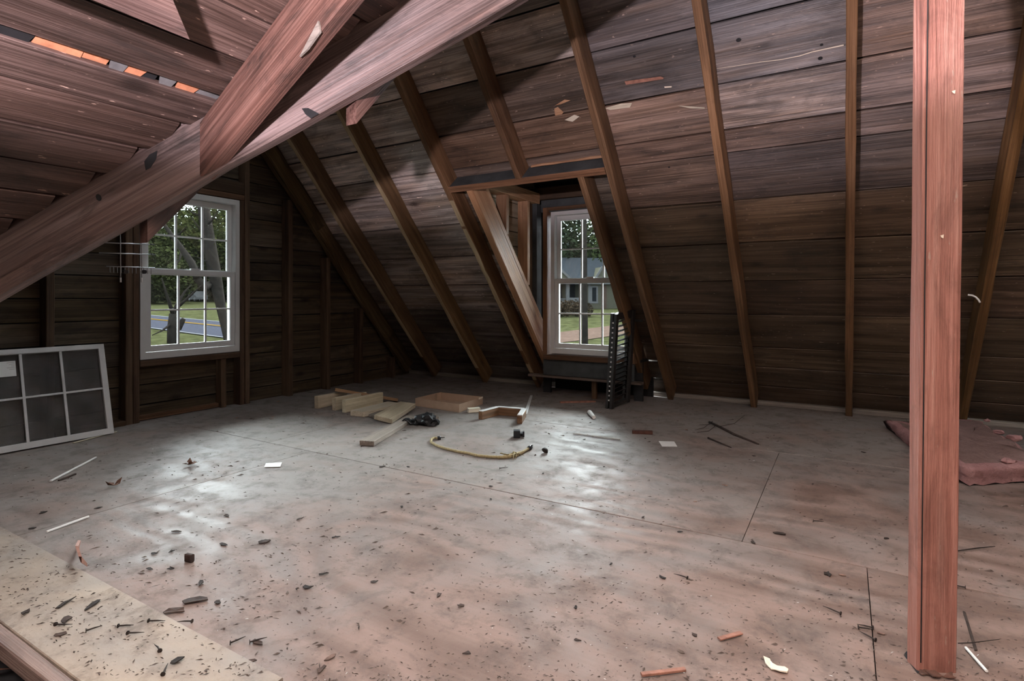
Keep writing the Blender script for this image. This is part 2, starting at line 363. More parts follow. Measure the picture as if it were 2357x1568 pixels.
def course_color(i, x0):
    v = rng.uniform(0.78, 1.18); a = 1.0
    if i in (10, 11, 9): a = rng.uniform(0.1, 0.45); v *= 1.1                             # weathered silver grey, with the grazing sheen put into the tone too
    elif i >= 8: a = rng.uniform(0.4, 0.8)
    if i <= 5: v *= (.72, .72, .78, .82, .85, .92)[i]  # lower courses darkened: weaker light down the slope put into the tint
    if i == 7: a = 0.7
    if x0 < -2.35: v *= 3.1 if i >= 4 else 1.5; a = .6  # left bays lightened: window light put into the board tint
    k = rng.uniform(0.96, 1.05)
    if (i, round(x0, 3)) in OVR: return OVR[(i, round(x0, 3))]
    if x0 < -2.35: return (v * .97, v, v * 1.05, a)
    return (v * k, v, v * rng.uniform(0.93, 1.05), a)
OVR = {  # (course, left end): tint and weathering seen in the photo
    (11, -1.17): (1.0, .95, .97, .35), (11, -.565): (.62, .64, .68, .02), (11, .026): (1.25, 1.25, 1.25, .0),
    (10, -2.34): (.85, .80, .78, .8), (10, -1.17): (.62, .60, .60, .25), (10, -.565): (1.15, 1.12, 1.12, .05), (10, .026): (1.0, .88, .86, .7),
    (9, -1.17): (1.25, 1.1, 1.05, .75), (9, -.565): (1.5, 1.42, 1.38, .35), (9, .026): (1.25, 1.12, 1.1, .5), (9, -2.34): (1.1, .95, .88, .9),
    (8, -1.17): (1.1, .95, .92, .85), (8, -.565): (1.05, .93, .92, .75), (8, .026): (1.05, .95, .95, .55),
    (7, -1.17): (.85, .76, .74, .85), (7, -.565): (.62, .58, .60, .6), (7, .026): (.7, .66, .66, .6),
    (12, -1.17): (.9, .85, .85, .5), (12, -.565): (1.0, .95, .95, .4)}
def cuts(i):
    xs = {0: (-1.17, 0.62), 1: (-1.17,), 2: (-0.565, 1.2), 3: (-1.17, 0.026), 4: (-1.17, 0.62), 5: (-1.17, 0.026, 1.2), 6: (-2.34, -0.565, 1.2), 7: (-2.34, -1.17, -.565, 0.026),
          8: (-2.34, -1.17, -.565, 0.026, 1.2), 9: (-2.91, -2.34, -1.17, -.565, 0.026), 10: (-2.34, -1.17, -0.565, 0.026), 11: (-2.91, -1.17, -.565, 0.026), 12: (-2.34, -1.17, -.565, 0.62)}[i]
    return list(xs)
for i in range(len(SEAM) - 1):
    xs = [-3.96] + cuts(i) + [2.48]
    if SEAM[i + 1] < 2.0 and -0.3 < SEAM[i]: xs = sorted(set([x for x in xs if not -2.2 < x < -1.3] + [-2.172, -1.348]))
    for a, b in zip(xs, xs[1:]):
        if abs(a + 2.172) < 1e-6 and abs(b + 1.348) < 1e-6: continue
        W = SEAM[i + 1] - SEAM[i] - 0.009
        lift = rng.uniform(0.0, 0.007)
        # local Y runs down the slope, local Z outwards
        f = frame(sl(a + 0.001, SEAM[i + 1] - 0.003, RD + 0.001 + lift), (1, 0, 0), y=(0, CS, -SN))
        o = plank('roof_board', M['board'], ceil_back, f, b - a - 0.002, W, 0.022, seg=max(2, int((b - a) / .35)), jit=0.0018, ch=0.002, color=course_color(i, a))
# torn pale splinters, a long split and nail-hole knots on the lit boards
def onsl(px, py, w=RD - .0005): n = V((0, SN, CS)); return onp(px, py, n, n.dot(sl(0, 0, w)))
IN = V((0, -SN, -CS))
for pix, mt in ((((1438, 187), (1520, 176), (1528, 179), (1526, 182), (1441, 195)), 'sliver'), (((1529, 199), (1546, 198), (1546, 201), (1530, 202)), 'cream'), (((1276, 250), (1284, 246), (1297, 258), (1294, 263), (1278, 266)), 'fresh'),
                (((1277, 243), (1300, 229), (1313, 231), (1290, 240)), 'fresh'), (((1392, 249), (1430, 238), (1455, 237), (1450, 247), (1405, 253)), 'lumber'), (((1560, 243), (1622, 247), (1622, 250), (1590, 249)), 'lumber'), (((1300, 276), (1322, 264), (1334, 268), (1318, 280)), 'lumber')):
    mesh_obj('splinter', *slab([onsl(*p) for p in pix], IN * .002), M[mt], ceil_back, Matrix(), props={'label': 'pale torn splinter on a roof board'})
ck = [(1650, 158), (1700, 151), (1750, 143), (1800, 137), (1840, 129), (1868, 120), (1900, 113), (1942, 104)]
mesh_obj('split', *tube_geo([onsl(x, y) for x, y in ck], [.0008, .0012, .0014, .0016, .002, .0022, .0026, .0034], 5), M['cream'], ceil_back, Matrix(), props={'label': 'long pale split running along a dark board'})
for x, y, r_ in ((1891, 103, .007), (1888, 134, .010), (1540, 385, .006), (1460, 1000 - 870, .008), (1700, 92, .012)):
    c_ = onsl(x, y); mesh_obj('nail_knot', *slab([c_ + V((1, 0, 0)) * r_ * math.cos(a) + V((0, -CS, SN)) * r_ * .8 * math.sin(a) for a in [i * math.pi / 4 for i in range(8)]], IN * .0008), M['felt'], ceil_back, Matrix(), props={'label': 'dark knot'})
# ---- gable wall
GB = GX - 0.09
wall_left = struct('wall_left', *join_geo([
    slab([(GB - .03, -0.4, -0.2), (GB - .03, 4.7, -0.2), (GB - .03, 4.7, 0.40), (GB - .03, -0.4, 0.40)], (-.03, 0, 0)),
    slab([(GB - .03, -0.4, 1.52), (GB - .03, 4.7, 1.52), (GB - .03, 2.2, 2.9), (GB - .03, -0.4, 2.9)], (-.03, 0, 0)),
    slab([(GB - .03, -0.4, 0.40), (GB - .03, 1.85, 0.40), (GB - .03, 1.85, 1.52), (GB - .03, -0.4, 1.52)], (-.03, 0, 0)),
    slab([(GB - .03, 2.535, 0.40), (GB - .03, 4.7, 0.40), (GB - .03, 4.7, 1.52), (GB - .03, 2.535, 1.52)], (-.03, 0, 0))]), M['felt'])
zz = [-0.04, 0.095, 0.228, 0.362, 0.517, 0.655, 0.794, 0.934, 1.073, 1.20, 1.412, 1.55, 1.69, 1.83, 1.97, 2.11, 2.25, 2.39]
def ylim(z): return max(-0.3, (z - 0.213) / 1.15), min(4.58, EAVE + 0.186 - z / 1.15)
for z0, z1 in zip(zz, zz[1:]):
    ya, yb = ylim(z0)
    spans = [(ya, yb)]
    if z1 > 0.41 and z0 < 1.50: spans = [(ya, 1.85), (2.535, yb)]
    out = []
    for s in spans:
        mid = [y for y in (1.40, 2.98) if s[0] + .5 < y < s[1] - .5 and rng.random() < 0.5]
        e = [s[0]] + mid + [s[1]]; out += list(zip(e, e[1:]))
    for a, b in out:
        c = rng.uniform(0.75, 1.2)
        aabb('wall_board', M['gable'], wall_left, (GB - 0.022, a + .001, z0 + .003), (GB - rng.uniform(0, .003), b - .001, z1 - .003), 1, seg=max(1, int((b - a) / .5)), jit=0.0022, ch=0.002, color=(c, c, c, rng.uniform(0.7, 1)))
def slopetop(y): return min(1.15 * y + 0.02, 1.15 * (EAVE - y)) - 0.01
for y0, y1 in ((0.78, 0.82), (1.360, 1.399), (1.766, 1.806), (2.577, 2.615), (2.957, 2.998), (3.345, 3.385), (3.735, 3.772), (4.165, 4.205)):
    top = min(slopetop(y0), slopetop(y1))
    aabb('stud', M['stud'], wall_left, (GB + .001, y0, 0.0), (GX, y1, max(0.12, top)), 2, seg=6, jit=0.0015, color=(rng.uniform(.8, 1.1),) * 3 + (1,))
# window framing of the gable: jack studs, header, rough sill, cripple studs
aabb('jack_stud', M['stud'], wall_left, (GB + .001, 1.810, 0.0), (GX - .004, 1.848, 1.525), 2, seg=4, color=(.75, .7, .7, 1))
aabb('jack_stud', M['stud'], wall_left, (GB + .001, 2.537, 0.0), (GX - .004, 2.573, 1.525), 2, seg=4, color=(.75, .7, .7, 1))
aabb('header', M['stud'], wall_left, (GB + .001, 1.810, 1.528), (GX - .004, 2.573, 1.566), 1, seg=4, color=(1.1, .95, .9, 1))
aabb('header', M['stud'], wall_left, (GB + .001, 1.810, 1.57), (GX - .012, 2.573, 1.66), 1, seg=4, color=(.5, .5, .5, 1))
aabb('rough_sill', M['stud'], wall_left, (GB + .001, 1.851, 0.355), (GX - .003, 2.534, 0.396), 1, seg=4, color=(.9, .85, .85, 1))
aabb('cripple_stud', M['stud'], wall_left, (GB + .001, 2.40, 0.0), (GX - .02, 2.44, 0.352), 2)
aabb('sole_plate', M['stud'], wall_left, (GB + .001, 1.40, -0.002), (GX + .01, 1.76, 0.03), 1, seg=2, color=(.6, .55, .5, 1))
aabb('sole_plate', M['stud'], wall_left, (GB + .002, 1.851, 0.004), (GX - .045, 2.395, 0.035), 1, seg=2, color=(1.4, 1.2, 1.1, 1), skew0=.01)

# ---- wing slope on the left, above the valley beam
def wq(X, Y, c=WC): return V((X, Y, wz(X, c)))
WN = V((-WT, 0, 1)).normalized()
ceil_left = struct('ceiling_left', *slab([wq(.502, 2.19) + WN * .045, wq(-3.53, 0.0) + WN * .045, wq(-3.88, -.18) + WN * .045, wq(-3.88, -2.5) + WN * .045, wq(.502, -2.5) + WN * .045], WN * 0.05), M['felt'])
WS = [0.49, 0.36, 0.23, 0.10, -0.03, -0.15, -0.27, -0.39, -0.51, -0.63, -0.755, -0.88, -1.003, -1.126, -1.249, -1.373, -1.497, -1.618, -1.741, -1.857, -1.976, -2.087, -2.20, -2.33, -2.46, -2.59, -2.72, -2.85, -2.98, -3.11, -3.24, -3.37, -3.50, -3.63, -3.76, -3.88]
for i, (xa, xb) in enumerate(zip(WS, WS[1:])):
    k = math.sqrt(1 + WT * WT)
    W = (xa - xb) * k - 0.005
    y1 = valley_y((xa + xb) / 2) + 0.01
    x_hi = xa
    if i == 17: W -= 0.026; x_hi = xa - 0.022            # the open gap with felt showing
    f = frame(wq(x_hi - 0.002, -2.48) + WN * rng.uniform(.001, .004), (0, 1, 0), y=V((-1, 0, -WT)))
    y0s = [-2.48, -0.20, y1]
    for a, b in zip(y0s, y0s[1:]):
        g = f.copy(); g.translation = f.translation + V((0, a + 2.48, 0))
        v = rng.uniform(0.85, 1.25)
        o = plank('roof_board', M['board_red'], ceil_left, g, b - a - .002, W, 0.022, seg=max(2, int((b - a) / .3)), jit=0.0016, ch=0.002,
                  color=(v * 1.12, v, v * .98, rng.uniform(.75, 1))) if i >= 11 and a > -1 else plank('roof_board', M['bounce_pale'], ceil_left, g, b - a - .002, W, .022, seg=2, ch=.002)  # unseen boards made pale to throw the spot's light back down
# torn felt and shingle bits that show through the gap
fm = plain('old_shingle_underside', (0.50, 0.21, 0.11), 0.85, 0.35, 25.0)
fw = plain('pale_shingle_scrap', (0.13, 0.13, 0.13), 0.8, 0.4, 18.0)
gs = (-1.6195, -1.6405)
for k, (ya, yb, mt) in enumerate([(.40, .555, M['felt']), (.55, .655, fm), (.645, .715, fm), (.71, .75, fw), (.745, .80, fm), (.795, .835, M['felt']), (.83, .885, fw), (.875, .945, fm), (.94, 1.03, fw)]):
    a, b, c, d = [wq(x + rng.uniform(-.004, .004), y + rng.uniform(-.008, .008)) + WN * (.012 + .004 * (k % 3)) for x, y in ((gs[0] + .012, ya), (gs[0] + .012, yb), (gs[1] - .012, yb - .01), (gs[1] - .012, ya + .006))]
    mesh_obj('felt_scrap', *slab([a, b, c, d], WN * 0.004), mt, ceil_left, Matrix())

# unseen faces that close the attic off from the sky
struct('ceiling_front', *slab([V((-3.97, -.2, 1.15 * -.2 + .25)), V((-3.97, 2.19, 2.77)), V((.55, 2.19, 2.77)), V((-3.56, -.02, .22))], (0, 0, 0.06)), M['felt'])
struct('ceiling_right', *slab([V((.45, -2.5, 2.74)), V((.45, 2.23, 2.74)), V((2.55, 2.23, 1.45)), V((2.55, -2.5, 1.45))], (0, 0, 0.06)), M['bounce_pale'])  # unseen slope, pale only to bounce light onto floor and post
struct('wall_right', *slab([V((2.5, -2.5, -.1)), V((2.5, 4.7, -.1)), V((2.5, 4.7, .3)), V((2.5, 2.19, 2.85)), V((2.5, -2.5, 2.85))], (0.05, 0, 0)), M['gable'])
struct('wall_front', *slab([V((-4.0, -2.5, -.2)), V((2.55, -2.5, -.2)), V((2.55, -2.5, 2.9)), V((-4.0, -2.5, 2.9))], (0, -0.05, 0)), M['gable'])
struct('floor_front', *slab([V((-1.0, -2.5, 0)), V((2.5, -2.5, 0)), V((2.5, .458, 0)), V((-1.0, .458, 0))], (0, 0, -.15)), M['floor'])
struct('ceiling_below', *slab([V((-4.0, -2.5, -.17)), V((2.5, -2.5, -.17)), V((2.5, 4.75, -.17)), V((-4.0, 4.75, -.17))], (0, 0, -.05)), M['felt'])
struct('wall_eave', *slab([V((-4.0, 4.6, -.2)), V((2.5, 4.6, -.2)), V((2.5, 4.6, .06)), V((-4.0, 4.6, .06))], (0, .06, 0)), M['felt'])
struct('wall_wing', *slab([V((-3.93, -2.5, -.2)), V((-3.93, .0, -.2)), V((-3.93, .0, .3)), V((-3.93, -2.5, .3))], (-.05, 0, 0)), M['felt'])

# ------------------------------------------------------------------ rafters of the back slope
def rafter(X, v0, v1, label, W=0.041, color=(1, 1, 1, 1), group='rafters of the long roof slope', seg=12, w0=0.0, mat='rafter', jit=0.0025):
    f = frame(sl(X, v0, w0), (0, -CS, SN), y=(1, 0, 0))       # x up the slope, y right, z outwards
    o = plank('rafter', M[mat], None, f, v1 - v0, W, RD - w0, seg=seg, jit=jit, ch=0.003)
    o.color = color; return tag(o, label, 'rafter', group)
rafter(-3.53, 0.02, 3.05, 'dark rafter beside the gable wall, first right of its window', color=(.85, .88, .85, 1), jit=.004)
rafter(-2.93, 0.0, 3.05, 'brown rafter with a wavy pale edge rising from the floor behind the offcuts', color=(1.15, 1.15, 1.0, 1), jit=.004)
rafter(-2.36, 0.0, 3.05, 'rafter along the left side of the dormer, holding the left end of its header', color=(1.1, 1.0, .9, 1), jit=.003)
rafter(-1.19, 0.0, 3.05, 'long rafter right of the dormer, holding the right end of its header', color=(.95, .9, .85, 1))
rafter(-0.585, 0.0, 3.05, 'pinkish rafter with a knotty bend near the middle, between the dormer and the post', color=(1.2, 1.12, 1.05, 1))
rafter(0.006, 0.0, 3.05, 'upright looking rafter just left of the big post', color=(1.05, .95, .85, 1))
rafter(0.605, 0.0, 3.05, 'ochre rafter leaning outward to the right of the big post', color=(1.25, 1.15, .85, 1))
rafter(-1.787, 2.052, 3.05, 'short rafter ending on the dormer header', color=(1.05, .95, .9, 1))
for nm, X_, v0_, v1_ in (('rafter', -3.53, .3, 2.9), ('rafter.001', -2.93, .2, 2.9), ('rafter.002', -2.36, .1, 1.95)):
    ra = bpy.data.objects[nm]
    fe = frame(sl(X_ + .002, v0_, -.0022), (0, -CS, SN), y=(1, 0, 0))  # added pale strips: floor-bounce light on the undersides painted as colour
    plank('bounce_lit_edge', M['lumber'], ra, fe, v1_ - v0_, .036, .003, seg=24, jit=.004, ch=.001, color=(.72, .60, .46, 1), label='pale wavy strip under the rafter, floor bounce put into its colour')
# gable rafter: rough log-like piece with notches
o = rafter(GX - .032, 0.05, 3.02, 'knobbly rough rafter lying against the gable wall', W=0.05, color=(.9, .95, .75, 1), mat='stud', jit=.008, seg=26)
tb = box_between('scab_board', M['stud'], None, sl(GX + .038, 1.93, .05), sl(GX + .038, 2.75, .05), (0, SN, CS), .10, .03, seg=4, jit=.004)
tb.color = (.95, 1.0, .75, 1); tag(tb, 'short squared scab board nailed to the upper part of the gable rafter', 'board')
tb = box_between('scab_board', M['stud'], None, sl(GX + .038, 1.28, .03), sl(GX + .038, 1.80, .05), (0, SN, CS), .075, .03, seg=8, jit=.006)
tb.color = (1.05, 1.05, .8, 1); tag(tb, 'rounded scab board nailed half way down the gable rafter', 'board')

# header across the dormer opening
f = frame(sl(-2.318, 2.008), (1, 0, 0), y=(0, -CS, SN)) @ Matrix.Translation((0, 0, -RD - .002))
hd = thing('dormer_header', sl(-2.318, 2.008), 'dormer header beam with slate-dark upper face and reddish lower edge, between two rafters', 'beam')
plank('beam', M['darkpaint'], hd, frame(sl(-2.318, 2.012, .012), (1, 0, 0), y=(0, -CS, SN)) @ Matrix.Translation((0, 0, -RD + .010)), 1.127, .038, RD - .012, seg=4, jit=.0015)
plank('edge_strip', M['rafter'], hd, frame(sl(-2.318, 2.008, 0), (1, 0, 0), y=(0, -CS, SN)) @ Matrix.Translation((0, 0, -.0115)), 1.127, .044, .0115, seg=4, jit=.001, color=(1.2, 1, .95, 1), label='reddish bare lower edge of the header')
hl = box_between('lath', M['fresh'], None, sl(-1.72, 2.062, RD - .012), sl(-1.235, 2.062, RD - .010), (0, -CS, SN), .012, .02, seg=6, jit=.003); tag(hl, 'thin pale lath lying along the back of the dormer header', 'lath')

# trimmers of the dormer
o = rafter(-2.187, 0.16, 2.012, 'bright pine trimmer along the left side of the dormer, lit by its window', W=0.052, mat='fresh', group='dormer trimmers', color=(1, .93, .85, 1), jit=.001)
o = rafter(-1.372, 0.10, 2.012, 'brown trimmer crossing in front of the dormer window', W=0.042, group='dormer trimmers', color=(.95, .9, .85, 1))
wd = struct('wall_dormer', *join_geo([
    slab([V((-2.29, 3.09, 1.82)), V((-2.29, 4.2, .53)), V((-2.29, 4.2, 1.82))], (-.02, 0, 0)),
    slab([V((-1.24, 3.09, 1.82)), V((-1.24, 4.2, .53)), V((-1.24, 4.2, 1.82))], (.02, 0, 0)),
    slab([V((-2.31, 3.10, 1.80)), V((-1.22, 3.10, 1.80)), V((-1.22, 4.35, 1.76)), V((-2.31, 4.35, 1.76))], (0, 0, .05)),
    slab([V((-2.31, 4.20, .44)), V((-2.19, 4.20, .44)), V((-2.19, 4.20, .0)), V((-2.12, 4.20, .0)), V((-2.12, 4.20, 1.80)), V((-2.31, 4.20, 1.80))], (0, .02, 0)),
    slab([V((-1.40, 4.20, .0)), V((-1.33, 4.20, .0)), V((-1.33, 4.20, .44)), V((-1.22, 4.20, .44)), V((-1.22, 4.20, 1.80)), V((-1.40, 4.20, 1.80))], (0, .02, 0)),
    slab([V((-2.12, 4.20, 1.48)), V((-1.40, 4.20, 1.48)), V((-1.40, 4.20, 1.80)), V((-2.12, 4.20, 1.80))], (0, .02, 0)),
    slab([V((-2.195, 4.44, -.02)), V((-1.325, 4.44, -.02)), V((-1.325, 4.44, .34)), V((-2.195, 4.44, .34))], (0, .03, 0)),
    slab([V((-2.195, 4.14, .305)), V((-1.325, 4.14, .305)), V((-1.325, 4.47, .30)), V((-2.195, 4.47, .30))], (0, 0, .02))]), M['felt'])
# siding boards of the left cheek seen from inside
for k in range(11):
    z0 = .52 + k * .115
    aabb('cheek_board', M['lumber'], wd, (-2.283, max(3.1, EAVE - (z0 - .30) / 1.15 + .1), z0 + .002), (-2.268, 4.19, z0 + .112), 1, seg=2, jit=.001, color=(.75, .70, .64, 1))
# sole plate along the trimmer, studs, top plate
box_between('sole_plate', M['fresh'], wd, sl(-2.19, .42, RD + .026), sl(-2.19, 2.0, RD + .026), (0, SN, CS), .040, .10, seg=6, jit=.001, color=(1, .93, .88, 1))
for ya, dk in ((3.53, .62), (3.852, .95)):
    zb = (EAVE + .245 - ya) * 1.15
    aabb('cheek_stud', M['fresh'], wd, (-2.24, ya, zb), (-2.15, ya + .041, 1.565), 2, seg=2, color=(dk, dk * .97, dk * .93, 1))
aabb('top_plate', M['fresh'], wd, (-2.24, 3.27, 1.567), (-2.145, 4.05, 1.652), 1, seg=4, jit=.001, color=(.92, .92, .86, 1))
aabb('top_plate', M['rafter'], wd, (-2.24, 4.055, 1.60), (-1.26, 4.10, 1.70), 0, seg=3, color=(.4, .4, .4, 1))
aabb('corner_post', M['darkpaint'], wd, (-2.24, 4.01, .60), (-2.151, 4.095, 1.565), 2, seg=3)
aabb('corner_stud', M['rafter'], wd, (-2.25, 3.955, .68), (-2.185, 4.00, 1.565), 2, seg=3, color=(.8, .75, .7, 1))
aabb('corner_post', M['darkpaint'], wd, (-1.355, 4.03, .62), (-1.28, 4.115, 1.60), 2, seg=3)
aabb('head_board', M['darkpaint'], wd, (-2.15, 4.085, 1.50), (-1.356, 4.11, 1.60), 0, seg=3)
wsill = V((-2.12, 4.03, .27))
aabb('rough_sill', M['rafter'], wd, (-2.11, 4.045, .296), (-1.375, 4.20, .338), 0, seg=5, jit=.002, color=(.75, .62, .6, 1))
aabb('jamb_board', M['rafter'], wd, (-2.118, 4.05, .30), (-2.078, 4.19, 1.53), 2, seg=4, jit=.001, color=(1.15, .95, .85, 1))
aabb('jamb_board', M['rafter'], wd, (-1.368, 4.06, .30), (-1.35, 4.19, 1.53), 2, seg=4, color=(1, .9, .85, 1))
aabb('jamb_board', M['rafter'], wd, (-2.118, 4.06, 1.508), (-1.35, 4.19, 1.535), 0, seg=4, color=(.9, .8, .75, 1))
aabb('apron_board', M['darkpaint'], wd, (-2.13, 4.085, .165), (-1.36, 4.11, .294), 0, seg=4, jit=.001)
aabb('ledge_strip', M['greyboard'], wd, (-2.26, 4.06, .145), (-1.30, 4.13, .164), 0, seg=6, jit=.002, color=(.55, .45, .42, 1))
aabb('stub', M['rafter'], wd, (-1.72, 4.12, -.01), (-1.68, 4.15, .145), 2, color=(.6, .55, .5, 1))

# ------------------------------------------------------------------ windows (twelve small panes each)
def window(name, mw, w, h, lock):
    root = tag(link(name, None, None, mw), kind='structure')
    def bx(nm, par, lo, hi, mt='white', ch=.002, label=None):
        lo, hi = V(lo), V(hi); d = hi - lo
        vs, fs = plank_geo(d.x, d.y, d.z, 1, 0, ch); o = mesh_obj(nm, vs, fs, M[mt], par, mw @ Matrix.Translation(lo))
        if label: o['label'] = label
        return o
    def ring(nm, par, x0, y0, x1, y1, z0, z1, l, r, bt, tp):
        g = []
        for lo, hi in (((x0, y0, z0), (x0 + l, y1, z1)), ((x1 - r, y0, z0), (x1, y1, z1)), ((x0 + l, y0, z0), (x1 - r, y0 + bt, z1)), ((x0 + l, y1 - tp, z0), (x1 - r, y1, z1))):
            lo, hi = V(lo), V(hi); d = hi - lo; g.append(xf(plank_geo(d.x, d.y, d.z, 1, 0, .0025), Matrix.Translation(lo)))
        return mesh_obj(nm, *join_geo(g), M['white'], par, mw)
    fr = ring('window_frame', root, 0, 0, w, h, -.088, 0.0, .032, .032, .044, .036)
    ring('frame_stop', fr, .032, .044, w - .032, h - .036, -.088, -.076, .010, .010, .008, .010)
    mid = h * .505
    def sash(nm, x0, y0, x1, y1, z0, z1, bt, tp, st=.028):
        s = ring(nm, root, x0, y0, x1, y1, z0, z1, st, st, bt, tp)
        gx0, gx1, gy0, gy1 = x0 + st, x1 - st, y0 + bt, y1 - tp; zc = (z0 + z1) / 2
        ring('glazing_bead', s, gx0 - .001, gy0 - .001, gx1 + .001, gy1 + .001, zc - .004, z1 - .002, .007, .007, .007, .007)
        mw2 = .0115; xs = [gx0 + (gx1 - gx0) * k / 3 for k in range(4)]; ym = (gy0 + gy1) / 2
        for k in (1, 2): bx('muntin', s, (xs[k] - mw2 / 2, gy0, zc - .006), (xs[k] + mw2 / 2, gy1, zc + .008))
        bx('muntin', s, (gx0, ym - mw2 / 2, zc - .005), (gx1, ym + mw2 / 2, zc + .0075))
        for k in range(3):
            for a, b2 in ((gy0, ym), (ym, gy1)):
                bx('pane', s, (xs[k], a, zc - .0025), (xs[k + 1], b2, zc + .0005), 'glass', ch=.0002)
        return s
    up = sash('upper_sash', .036, mid - .012, w - .036, h - .038, -.070, -.042, .034, .036)
    lo = sash('lower_sash', .034, .046, w - .034, mid + .022, -.036, -.008, .034, .034)
    bx('sash_lock', lo, (lock - .030, mid + .022, -.030), (lock + .030, mid + .034, -.012), 'white')
    bx('tilt_latch', lo, (.040, mid + .004, -.008), (.085, mid + .016, -.004), 'white')
    return root
GWX = GX - .006
window('window_1', frame((GWX, 1.852, .400), (0, 1, 0), y=(0, 0, 1)), .682, 1.122, .36)
window('window_2', frame((-2.068, 4.098, .342), (1, 0, 0), y=(0, 0, 1)), .692, 1.165, .34)

# ------------------------------------------------------------------ valley beam, jack rafters, strongback
a0, a1 = V((-2.276, .684, .808)), V((-1.19, 1.2745, 1.488))
ad = (a1 - a0).normalized(); an = V((ad.y, -ad.x, 0)).normalized()          # faces the camera
A_ = a0 - ad * 1.30; AL = 4.6
up_ = (UP - ad * UP.dot(ad)).normalized()
fA = frame(A_, ad, y=up_)
if fA.col[2][:][1] > 0: fA = fA @ Matrix.Translation((0, 0, 0))
zdir = V(fA.col[2][:3]); depth = .048
fA = fA @ Matrix.Translation((0, 0, 0 if zdir.dot(an) < 0 else -depth))
valley = plank('valley_beam', M['beam'], None, fA, AL, .205, depth, seg=26, jit=.0025, ch=.004, color=(1.0, .97, .97, .62))
tag(valley, 'long reddish valley beam sloping down to the left across the window with the road', 'beam')
for k, (px, py) in enumerate(((714, 262), (352, 372), (228, 455))):
    q = onp(px, py, an, an.dot(a0)) + an * .0008
    r_ = (.020, .017, .009)[k]
    pts = [q + ad * (r_ * 1.3 * math.cos(t_)) * (1.2 if k == 0 else .7) + up_ * (r_ * math.sin(t_)) * (.75 if k == 0 else 1.3) for t_ in [i * math.pi / 4 + .3 for i in range(8)]]
    if k == 0: pts = [onp(x, y, an, an.dot(a0)) + an * .0008 for x, y in ((695, 250), (710, 249), (735, 262), (716, 273), (704, 264))]
    if k == 1: pts = [onp(x, y, an, an.dot(a0)) + an * .0008 for x, y in ((333, 372), (345, 356), (363, 347), (360, 366), (347, 386), (336, 392))]
    mesh_obj('knot_hole', *slab(pts, an * .0012), M['felt'], valley, Matrix(), props={'label': 'dark knot or chipped wane on the beam face'})
# jack rafter B of the wing slope, butting on the valley beam
bY, bT = .990, .046
bl, bh = V((-1.712, 0, 1.170)), V((-.55, 0, 1.855))
pts = [V((bl.x, bY, bl.z)), V((bh.x, bY, bh.z)), V((bh.x, bY, wz(bh.x) - .002)), V((-1.755, bY, wz(-1.755) - .002))]
bx_ = (bh - bl).normalized(); fB = frame(V((bl.x, bY, bl.z)), bx_, y=V((0, 0, 1)))
inv = fB.inverted(); g = slab(pts, V((0, bT, 0)))
jb = mesh_obj('jack_rafter', [inv @ v for v in g[0]], g[1], M['rafter_red'], None, fB); jb.color = (1.18, 1.02, .98, .9)
bv = jb.modifiers.new('edge', 'BEVEL'); bv.width = .004; bv.segments = 1
tag(jb, 'reddish jack rafter joining the valley beam from above, split streak near its upper edge', 'rafter')
q0, q1, q2, q3 = [onY(x, y, bY) + V((0, -.001, 0)) for x, y in ((694, 132), (737, 50), (741, 75), (712, 115))]
mesh_obj('torn_splinter', *slab([q0, q1, q2, q3], V((0, -.006, 0))), M['greyboard'], jb, Matrix(), props={'label': 'pale torn split in the rafter'})
# tails of the main roof's jack rafters that poke out under the valley beam
for X, lab, pa, pb in ((-1.345, 'short reddish rafter tail poking out below the middle of the valley beam', .03, 0), (-1.94, 'dark rafter tail below the valley beam beside the upper corner of the gable window', .03, 0)):
    pt = a0 + ad * ((X - a0.x) / ad.x)            # beam bottom at this X
    yb = pt.y + .023 * ad.y / ad.x + .060; zb = pt.z - .042 + .0
    y2 = 2.16; z2 = zb + (y2 - yb) * 1.15
    g = slab([V((X - .023, yb, zb)), V((X - .023, y2, z2)), V((X - .023, y2, z2 + .20)), V((X - .023, yb, zb + .20))], (.046, 0, 0))
    fj = frame(V((X, yb, zb)), (0, 1, 1.15), y=(1, 0, 0)); inv = fj.inverted()
    o = mesh_obj('rafter_tail', [inv @ v for v in g[0]], g[1], M['rafter_red'], None, fj)
    o.color = (1.1, 1, 1, 1); tag(o, lab, 'rafter')
# strongback plank nailed under the wing rafters
sq = [onp(x, y, (-WT, 0, 1), WC - .215) for x, y in ((437, 92), (398, 0))]
sb_end, sb_end2 = sq
e1 = sb_end + V((0.012, -.75, -.0)); e1.z = wz(e1.x, WC - .215); e2 = sb_end2 + V((.10, -.95, 0)) + V((.05, 0, 0)); e2.z = wz(e2.x, WC - .215)
e3 = sb_end2 + (sb_end2 - sb_end) * 1.0; e3.z = wz(e3.x, WC - .215)
fS = frame(e1, (0, 1, 0), y=(1, 0, WT)); inv = fS.inverted()
g = slab([e1, sb_end, e3, V((e3.x + .03, e1.y, wz(e3.x + .03, WC - .215)))], WN * .022)
sbk = mesh_obj('strongback', [inv @ v for v in g[0]], g[1], M['rafter_red'], None, fS); sbk.color = (1.15, 1.1, 1.1, .7)
tag(sbk, 'plank with a slanting cut end nailed under the boards, top left', 'plank')

